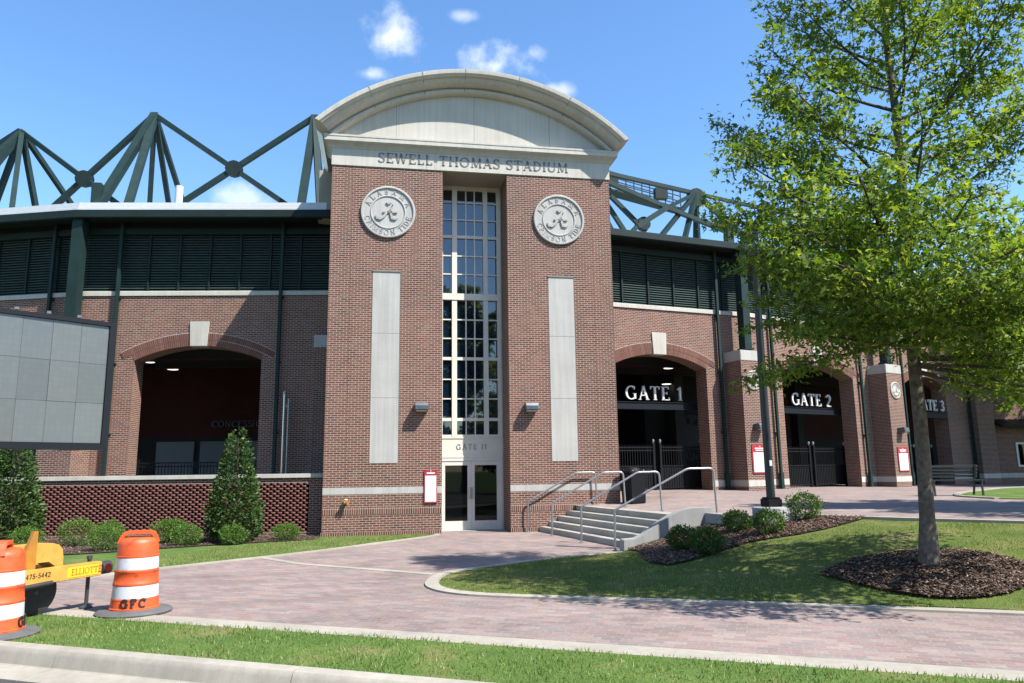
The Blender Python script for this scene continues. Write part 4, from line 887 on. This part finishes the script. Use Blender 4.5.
m = MB(); m.box(-.33, .33, -.33, .33, .95, 1.0); m.lathe([(.28, 1.0), (.2, 1.10), (.03, 1.14)], 16); m.build('lid', 'black', o); m = MB()
for x in (-.2, .2): m.lathe([(.02, 0), (.035, .03), (.02, .06)], 8, (x, -.3, .98))
m.build('knob', 'chrome', o)
bn = thing('park_bench', 'black metal bench on the plaza right of the tree trunk', 'bench', (15.9, -1.1, .87), R(-12)); 
for x in (-.8, .75):
    m = MB(); m.beam((x, -.25, 0), (x, -.22, .50), .05); m.beam((x, .3, 0), (x, .05, 1.0), .05); m.beam((x, -.3, .48), (x, .2, .48), .05); m.build('leg', 'bench', bn)
m = MB()
for i in range(6): m.box(-.9, .85, -.27+i*.085, -.21+i*.085, .50, .53)
m.build('seat', 'bench', bn); m = MB()
for i in range(4): m.box(-.9, .85, .16-i*.03, .18-i*.03, .60+i*.11, .68+i*.11)
m.build('backrest', 'bench', bn)

# ================================================================= barrels and sign trailer
def barrel(loc, rz, label, letters=True):
    o = thing('traffic_drum', label, 'traffic drum', loc, rz, 'orange and white traffic drums')
    m = MB(); m.lathe([(.30, 0), (.49, .005), (.50, .03), (.47, .05), (.32, .075), (.30, .06)], 40); m.build('rubber_base', 'rubbergrey', o, smooth=True, angle=40)
    zs = [(.06, .305), (.30, .285), (.315, .283), (.53, .268), (.545, .266), (.765, .256), (.78, .254), (1.0, .243), (1.05, .215), (1.075, .15)]
    def seg(z0, r0, z1, r1, lip=.006): return [(r0+lip, z0), (r0+lip, z0+.012), (r0, z0+.02), (r1, z1-.02), (r1+lip, z1-.012), (r1+lip, z1)]
    m = MB(); m.lathe([(.325, .06), (.328, .09), (.313, .10), (.304, .205)]+seg(.205, .300, .41, .290)+seg(.41, .288, .585, .281)+seg(.585, .279, .785, .271)+[(.269, .79), (.262, .95), (.252, .985), (.232, 1.01), (.20, 1.03), (.12, 1.035), (.001, 1.035)], 40)
    body = m.build('drum_body', 'orange', o, smooth=True, angle=50)
    for za, ra, zb, rb in ((.226, .3012, .389, .2932), (.606, .2802, .764, .2738)):
        m = MB(); m.lathe([(ra, za), (rb, zb)], 40, cap=False); m.build('white_stripe', 'stripe', o, smooth=True)
    h = MB(); h.ribbon([(-.245, .955), (-.215, 1.03), (-.185, 1.085), (-.14, 1.10), (.14, 1.10), (.185, 1.085), (.215, 1.03), (.245, .955)], [.05, .05, .05, .045, .045, .05, .05, .05], -.085, .085); h.build('handle', 'orange', o, smooth=True, angle=50)
    if letters:
        t = MB(); s = 'GFC'; hh = .115; x0 = -textwidth(s, hh, .25)/2
        def tf(x, y, z): rr = .319+y; a = x/.319; return (rr*math.sin(a), -rr*math.cos(a), z)
        for ch in s:
            w_, stt = G[ch]
            for P_, Wd in stt:
                pts = [(x0+a*hh, .108+b_*hh) for a, b_ in P_]; t.ribbon(pts, [.024]*len(pts), -.012, .003, tf)
            x0 += (w_+.25)*hh
        t.build('lettering', 'marker', body)
    return o
barrel((-6.33, -11.74, 0), R(12), 'orange and white traffic drum marked GFC, wholly in view beside the trailer')
barrel((-7.54, -13.02, .0), R(104), 'orange and white traffic drum cut by the left picture edge, on the grass verge')
# the sign trailer, along its own axis (x forward to its rear end, y left)
ta = math.atan2(.855, .52); tl = thing('sign_trailer', 'yellow trailer carrying a large grey LED message screen', 'trailer', (-7.02, -11.17, 0), ta)
m = MB(); m.box(-3.4, 0, -.06, .06, .46, .66); m.box(-3.4, -.1, .95, 1.07, .46, .66); m.box(-2.6, -2.4, .06, .95, .48, .64); m.box(-.5, -.38, .06, .95, .48, .64); ch = m.build('chassis', 'yellow', tl, bevel=.008)
m = MB(); m.box(-.56, -.06, -.064, -.05, .49, .63); m.build('label', 'label', ch)
t = MB(); text(t, '-475-5442', .062, -1.2, .55, -.066, -.055, .12); t.build('lettering', 'marker', ch)
t = MB(); text(t, 'ELLIOTTEN'.replace('X', ''), .085, -.50, .52, -.068, -.06, .02); t.build('lettering', 'ochre', ch)
m = MB(); m.tube([(0, 0, .56), (.16, 0, .56)], .095, 16); tlo = m.build('tail_light', 'rubber', tl, smooth=True, angle=40); m = MB(); m.tube([(.155, 0, .56), (.165, 0, .56)], .075, 16); m.tube([(.08, -.098, .56), (.08, -.08, .56)], .06, 16); m.build('lens', 'lens', tlo, smooth=True, angle=40)
m = MB(); m.tube([(-.07, .12, .03), (-.07, .12, .70)], .028, 10); m.lathe([(.09, 0), (.09, .02), (.04, .05)], 12, (-.07, .12, .0)); m.lathe([(.04, 0), (.04, .05)], 10, (-.07, .12, .69)); m.build('jack', 'darkrim', tl, smooth=True)
for yy in (.32, 1.32):
    w_ = MB(); prf = [(.17, -.10), (.27, -.105), (.31, -.085), (.322, -.04), (.322, .04), (.31, .085), (.27, .105), (.17, .10)]
    w_.rings([[(-.78+r*math.cos(2*math.pi*k/28), yy+y, .322+r*math.sin(2*math.pi*k/28)) for k in range(28)] for r, y in prf], True, True); wo = w_.build('wheel', 'rubber', tl, smooth=True, angle=40)
    h = MB(); h.disc_y(-.78, .322, [(.172, yy-.09), (.15, yy-.085), (.06, yy-.06), (.03, yy-.10), (.001, yy-.11)], 20); h.build('rim', 'darkrim', wo, smooth=True)
    fd = MB(); arcf = [(px+.13, pz) for px, pz in [(-1.46, .50), (-1.46, .82), (-1.42, .91), (-1.34, .97), (-.76, .97), (-.66, .94), (-.60, .87), (-.58, .76), (-.58, .50), (-.62, .50), (-.66, .62), (-.80, .72), (-1.24, .72), (-1.40, .62), (-1.43, .50)]]
    fd.rings([[(x, yy+.16, z) for x, z in arcf], [(x, yy-.14, z) for x, z in arcf]]); fd.build('fender', 'yellow', tl, smooth=True, angle=30)
m = MB(); m.prism_y([(-1.20, .62), (-.95, .62), (-.95, 1.16), (-1.01, 1.16)], .064, .12); m.build('gusset_plate', 'ochre', tl)
m = MB(); m.tube([(-1.35, -.07, .44), (-.80, -.09, .47)], .03, 8); m.build('hose', 'rubber', tl)
m = MB(); m.box(-2.0, -1.85, .86, 1.01, .6, 2.6); m.build('mast', 'black', tl)
sx0, sx1 = -3.3, .0
m = MB(); y0 = .0
for a, b, c, d in ((sx0, sx1, 2.29, 2.385), (sx0, sx1, 4.20, 4.265)): m.box(a, b, y0-.06, y0+.28, c, d)
for a, b in ((sx0, sx0+.08), (sx1-.08, sx1)): m.box(a, b, y0-.058, y0+.278, 2.385, 4.20)
m.box(sx0+.08, sx1-.08, y0+.1, y0+.27, 2.385, 4.2); scn = m.build('screen', 'navy', tl, (.09, .18, 0), R(-19.2))
led = MB(); nc, nr = 8, 3; lw = (sx1-sx0-.16)/nc; lh = 1.81/nr
for i in range(nc):
    for j in range(nr): led.box(sx0+.08+i*lw+.002, sx0+.08+(i+1)*lw-.002, y0-.03+rnd.uniform(0, .006), y0+.12, 2.388+j*lh+.002, 2.388+(j+1)*lh-.002)
led.build('led_panel', 'led', scn)
for x in np.arange(sx0+.3, sx1-.1, .42): ck2 = MB(); ck2.tube([(x, y0+.1, 4.30), (x, y0+.1, 4.34)], .03, 8); ck2.build('clamp', 'galv', scn)

# ================================================================= vegetation
def leafmesh(name, pos, size, m, parent, up=.35, dirs=None, wd=.42, lobed=False):
    n = len(pos); pos = np.asarray(pos, np.float32)
    d = rng.normal(size=(n, 3)); d[:, 2] = d[:, 2]*.6-.1
    if dirs is not None: d = d*.7+dirs
    d /= np.linalg.norm(d, axis=1, keepdims=True); nrm = rng.normal(size=(n, 3)); nrm[:, 2] += up*3
    sd = np.cross(d, nrm); sd /= np.linalg.norm(sd, axis=1, keepdims=True)+1e-9; nn = np.cross(sd, d)
    if lobed:
        s = (size*rng.uniform(.6, 1.25, n))[:, None]; V8_ = np.empty((n, 8, 3), np.float32); V8_[:, 0] = pos
        q = lambda r, a, h: pos+s*r*(d*math.cos(a)+sd*math.sin(a))+nn*s*h
        for j, (r, a, h) in enumerate(((.42, 1.25, .06), (.80, .95, -.04), (.44, .42, .05), (1.0, 0, -.10), (.44, -.42, .05), (.80, -.95, -.04), (.42, -1.25, .06))): V8_[:, j+1] = q(r, a, h)
        b_ = np.arange(n)[:, None]*8; F_ = np.concatenate([b_+np.array([[0, 1, 2, 3]]), b_+np.array([[0, 3, 4, 5]]), b_+np.array([[0, 5, 6, 7]])])
        return fastmesh(name, V8_.reshape(-1, 3), F_, m, parent)
    s = (size*rng.uniform(.65, 1.3, n))[:, None]; Vv = np.empty((n, 4, 3), np.float32)
    Vv[:, 0] = pos; Vv[:, 1] = pos+d*s*.5+sd*s*wd+nn*s*.08; Vv[:, 2] = pos+d*s-nn*s*.06; Vv[:, 3] = pos+d*s*.5-sd*s*wd+nn*s*.08
    return fastmesh(name, Vv.reshape(-1, 3), np.arange(n*4).reshape(-1, 4), m, parent)
def shade_tree(name, loc, label, trunk_r, height, z0, rmax, nb, leaves, lsize, lean=(0, 0), seed=1, prof=None, extra=(), group=None):
    rr = random.Random(seed); o = thing(name, label, 'tree', loc, 0, group)
    T = lambda z: V((lean[0]*z+.05*math.sin(z*1.1), lean[1]*z+.04*math.sin(z*.8+1), z))
    zs = [height*.97*i/16 for i in range(17)]; m = MB(); rad = lambda z: trunk_r*(1-z/height)**.75+.012+(trunk_r*.6*max(0, 1-z/.4)**2)
    m.tube([T(z)-V((0, 0, .15 if i == 0 else 0)) for i, z in enumerate(zs)], [rad(z) for z in zs], 14); m.build('trunk', 'bark', o, smooth=True, angle=60)
    prof = prof or (lambda t: (1-t)**.55*(.55+.45*min(1, t*5+.35)))
    bm_ = MB(); pos = []; dr = []
    specs = [(z0+(height-z0)*((i+.5)/nb)**.92, i*137.5+rr.uniform(-25, 25), None, None) for i in range(nb)]+list(extra)
    for bz, ba, bl, be in specs:
        t = (bz-z0)/(height-z0); Lb = bl or rmax*prof(max(0, t))*rr.uniform(.8, 1.12); a = R(ba); elv = R(be if be is not None else 8+46*t+rr.uniform(-8, 8))
        p = T(bz); d = V((math.cos(a)*math.cos(elv), math.sin(a)*math.cos(elv), math.sin(elv))); pts = [p]; n = 6
        for k in range(n):
            d = (d+V((rr.uniform(-.12, .12), rr.uniform(-.12, .12), rr.uniform(-.05, .13)*(1 if be is None else -.3)))).normalized(); p = p+d*Lb/n; pts.append(p)
        r0 = max(.012, rad(bz)*.42); bm_.tube(pts, [r0*(1-.85*k/n)+.004 for k in range(n+1)], 6, False)
        nt_ = max(4, int(Lb*4.6))
        for q in range(nt_):
            f = .18+.82*(q+rr.random())/nt_; idx = min(n-1, int(f*n)); bp = pts[idx].lerp(pts[idx+1], f*n-idx); dd = (pts[idx+1]-pts[idx]).normalized()
            sd = dd.cross(V((0, 0, 1))).normalized()*(1 if q % 2 else -1); tl_ = Lb*.34*(1.15-f*.75)*rr.uniform(.6, 1.2)+.12
            td = (dd*.7+sd*rr.uniform(.5, 1.0)+V((0, 0, rr.uniform(-.25, .35)))).normalized(); e_ = bp+td*tl_; mid = bp.lerp(e_, .5)+V((0, 0, .03))
            bm_.tube([bp, mid, e_], [.009, .006, .003], 4, False)
            nl = int(leaves*(tl_+.15))
            for _ in range(nl):
                g_ = rr.random()**.7; c = bp.lerp(e_, g_*1.08); sp = .05+.10*tl_
                pos.append((c.x+rr.gauss(0, sp), c.y+rr.gauss(0, sp), c.z+rr.gauss(0, sp*.8))); dr.append((td.x*.5, td.y*.5, td.z*.5-.2))
    bm_.build('limbs', 'twig', o, smooth=True, angle=60)
    leafmesh('crown', pos, lsize, 'leaf', o, .35, np.array(dr), .36, lobed=lsize < .12)
    return o, len(pos)
# extra low drooping limbs; those towards the street are added to shade the walk
ex = [(3.5, 172, 2.75, -8), (3.7, 158, 2.2, 6), (3.4, 196, 2.4, 0), (3.0, 352, 2.2, -14), (3.1, 318, 2.0, -12), (3.8, 205, 2.6, 10), (3.5, 232, 2.2, 4), (3.4, 262, 1.8, 2), (3.2, 300, 2.4, -2), (3.2, 335, 2.8, -2), (3.3, 10, 2.8, 0), (3.1, 285, 2.0, -6), (3.8, 60, 2.2, 5), (3.8, 100, 2.2, 8), (4.1, 172, 2.7, 14), (4.9, 190, 3.0, 18), (4.6, 140, 2.4, 16), (5.8, 176, 3.0, 20), (5.0, 168, 2.9, 14), (3.6, 222, 3.2, 10), (4.2, 212, 3.1, 12), (4.0, 240, 3.3, 10), (4.6, 228, 3.2, 16), (3.5, 255, 3.2, 4), (3.6, 272, 3.3, 4), (3.5, 288, 3.2, 6), (3.9, 240, 3.4, 6)]
o, nl_ = shade_tree('shade_tree', (5.27, -13.02, .36), 'young leafy shade tree standing in the mulch ring on the lawn', .102, 12.4, 3.3, 3.65, 53, 70, .09, (.028, .0), 5, None, ex)
print('tree leaves', nl_)
shade_tree('shade_tree', (33.2, 6.6, .8), 'tall shade tree off the plaza, shading the wall beyond GATE 3', .3, 18, 4.5, 6.2, 56, 60, .26, (0, 0), 8)
shade_tree('shade_tree', (38.6, 4.2, .8), 'wide shade tree farther right beyond the picture edge', .3, 17, 4.2, 6.5, 46, 45, .3, (0, 0), 12)
shade_tree('shade_tree', (15.6, -10.6, .8), 'shade tree on the lawn right of the picture edge', .2, 13, 3.2, 4.6, 46, 55, .17, (0, 0), 9)
for i, (x, y, h, rr_) in enumerate(((-14, -47, 15, 6), (-4.5, -51, 19, 7.5), (-22, -52, 17, 7), (5.5, -50, 20.5, 8.5), (18, -50, 18.5, 8), (-34, -50, 17, 7))):
    shade_tree('street_tree', (x, y, -.2), 'broad leafy tree in the row across the street', .4, h, 2.2, rr_, 30, 24, .55, (0, 0), 20+i, lambda t: (1-t)**.5, (), 'trees across the street')
def cone_tree(loc, h, r, n, label, seed, core=True):
    q = np.random.default_rng(seed); o = thing('magnolia_tree', label, 'tree', loc, 0, 'upright evergreens by the screen wall')
    m = MB(); m.tube([(0, 0, -.1), (0.02, 0, h*.5), (0, .01, h*.93)], [.05, .035, .01], 8)
    for _ in range(60):
        z = q.uniform(.1, .9)*h; a = q.uniform(0, 6.28); rr_ = r*(1-z/h)**.7*.8; m.tube([(0, 0, z), (math.cos(a)*rr_, math.sin(a)*rr_, z+rr_*.35)], [.012, .004], 4, False)
    m.build('trunk', 'twig', o)
    z = h*(1-np.sqrt(q.uniform(0.0, 1, n)*.97+.0)); a = q.uniform(0, 2*np.pi, n); prof_ = (1-z/h)**.5*np.minimum(1, .7+z/h*2.0)
    lump = 1+.16*np.sin(a*3+z*4.0)*np.sin(z*5.5+a)+.08*np.sin(a*7+z*11)
    rad = r*prof_*lump*np.sqrt(q.uniform(.28, 1.06, n)); pos = np.c_[np.cos(a)*rad, np.sin(a)*rad, z+q.normal(0, .04, n)+.05]
    dr = np.c_[np.cos(a)*.9, np.sin(a)*.9, np.full(n, .45)]
    leafmesh('crown', pos, .095, 'holly', o, .2, dr, .26); return o
cone_tree((-6.95, -1.05, .04), 3.12, .78, 8000, 'cone shaped dark evergreen midway along the screen wall', 3)
cone_tree((-13.0, -.35, .04), 3.2, .84, 9000, 'broad dark evergreen below the LED screen at the left edge', 4)
def shrub(loc, rx, ry, h, n, label, seed, m='box', ls=.045, group=None):
    q = np.random.default_rng(seed); o = thing('shrub', label, 'shrub', loc, 0, group)
    s = MB()
    for k in range(9): a = k*2.4; s.tube([(0, 0, -.05), (math.cos(a)*rx*.55, math.sin(a)*ry*.55, h*.62)], [.014, .004], 5, False)
    s.build('stems', 'twig', o)
    u = q.normal(size=(n, 3)); u /= np.linalg.norm(u, axis=1, keepdims=True); a = np.arctan2(u[:, 1], u[:, 0])
    lump = 1+.14*np.sin(a*3+seed)*np.cos(u[:, 2]*4+seed)+.10*np.sin(a*5+u[:, 2]*7+seed*2)+.05*np.sin(a*11+u[:, 2]*13)
    k = (q.uniform(.25, 1.02, n))**(1/3.0)*lump*(1+.18*(q.uniform(0, 1, n) > .985)); pos = np.c_[u[:, 0]*rx*k, u[:, 1]*ry*k, np.maximum(h*.5+u[:, 2]*h*.5*k, .01)]
    leafmesh('foliage', pos, ls, m, o, .3, u*.9+np.array([0, 0, .35]), .34); return o
gL = 'clipped shrubs in the bed by the screen wall'
for i, (x, y, rx, h, lb) in enumerate(((-9.75, -2.55, .60, .80, 'rounded light green shrub left of the traffic drum, in front of its bed'), (-11.0, -1.0, .72, .95, 'bushy light green shrub behind, between the trailer fender and the traffic drum'), (-8.75, -.9, .62, .85, 'light green shrub rising just behind the top of the traffic drum'), (-8.02, -1.75, .55, .72, 'light green shrub in front, first right of the traffic drum'), (-8.55, -.65, .5, .8, 'shrub close to the screen wall between the drum and the cone tree'), (-6.85, -1.75, .52, .66, 'round light green shrub at the foot of the cone shaped evergreen'), (-5.55, -.85, .56, .58, 'low wide shrub in the shade nearest the tower'), (-11.9, -1.8, .6, .75, 'light green shrub at the left edge beside the trailer'), (-10.4, -.3, .55, .8, 'shrub against the screen wall behind two others'))):
    shrub((x, y, .04), rx*.68, rx*.64, h*.76, 3800, lb, 30+i, 'box', .034, gL)
gR = 'dark shrubs in the mulch beside the steps'
for i, (x, y, rx, h, lb) in enumerate(((2.98, -8.95, .36, .60, 'dark green shrub in the mulch nearest the foot of the cheek wall'), (3.12, -9.85, .37, .60, 'dark green shrub lowest on the mulch slope'), (4.55, -8.2, .37, .55, 'dark green shrub against the low wall left of the lamp base'), (4.75, -9.2, .40, .60, 'dark green shrub in front of the round lamp base'), (6.0, -8.45, .46, .70, 'dark green shrub right of the lamp base at the plaza edge'))):
    z = float(HL(np.array(x), np.array(y))); shrub((x, y, z+.01), rx*.78, rx*.78, h*.80, 2600, lb, 60+i, 'boxdark', .042, gR)
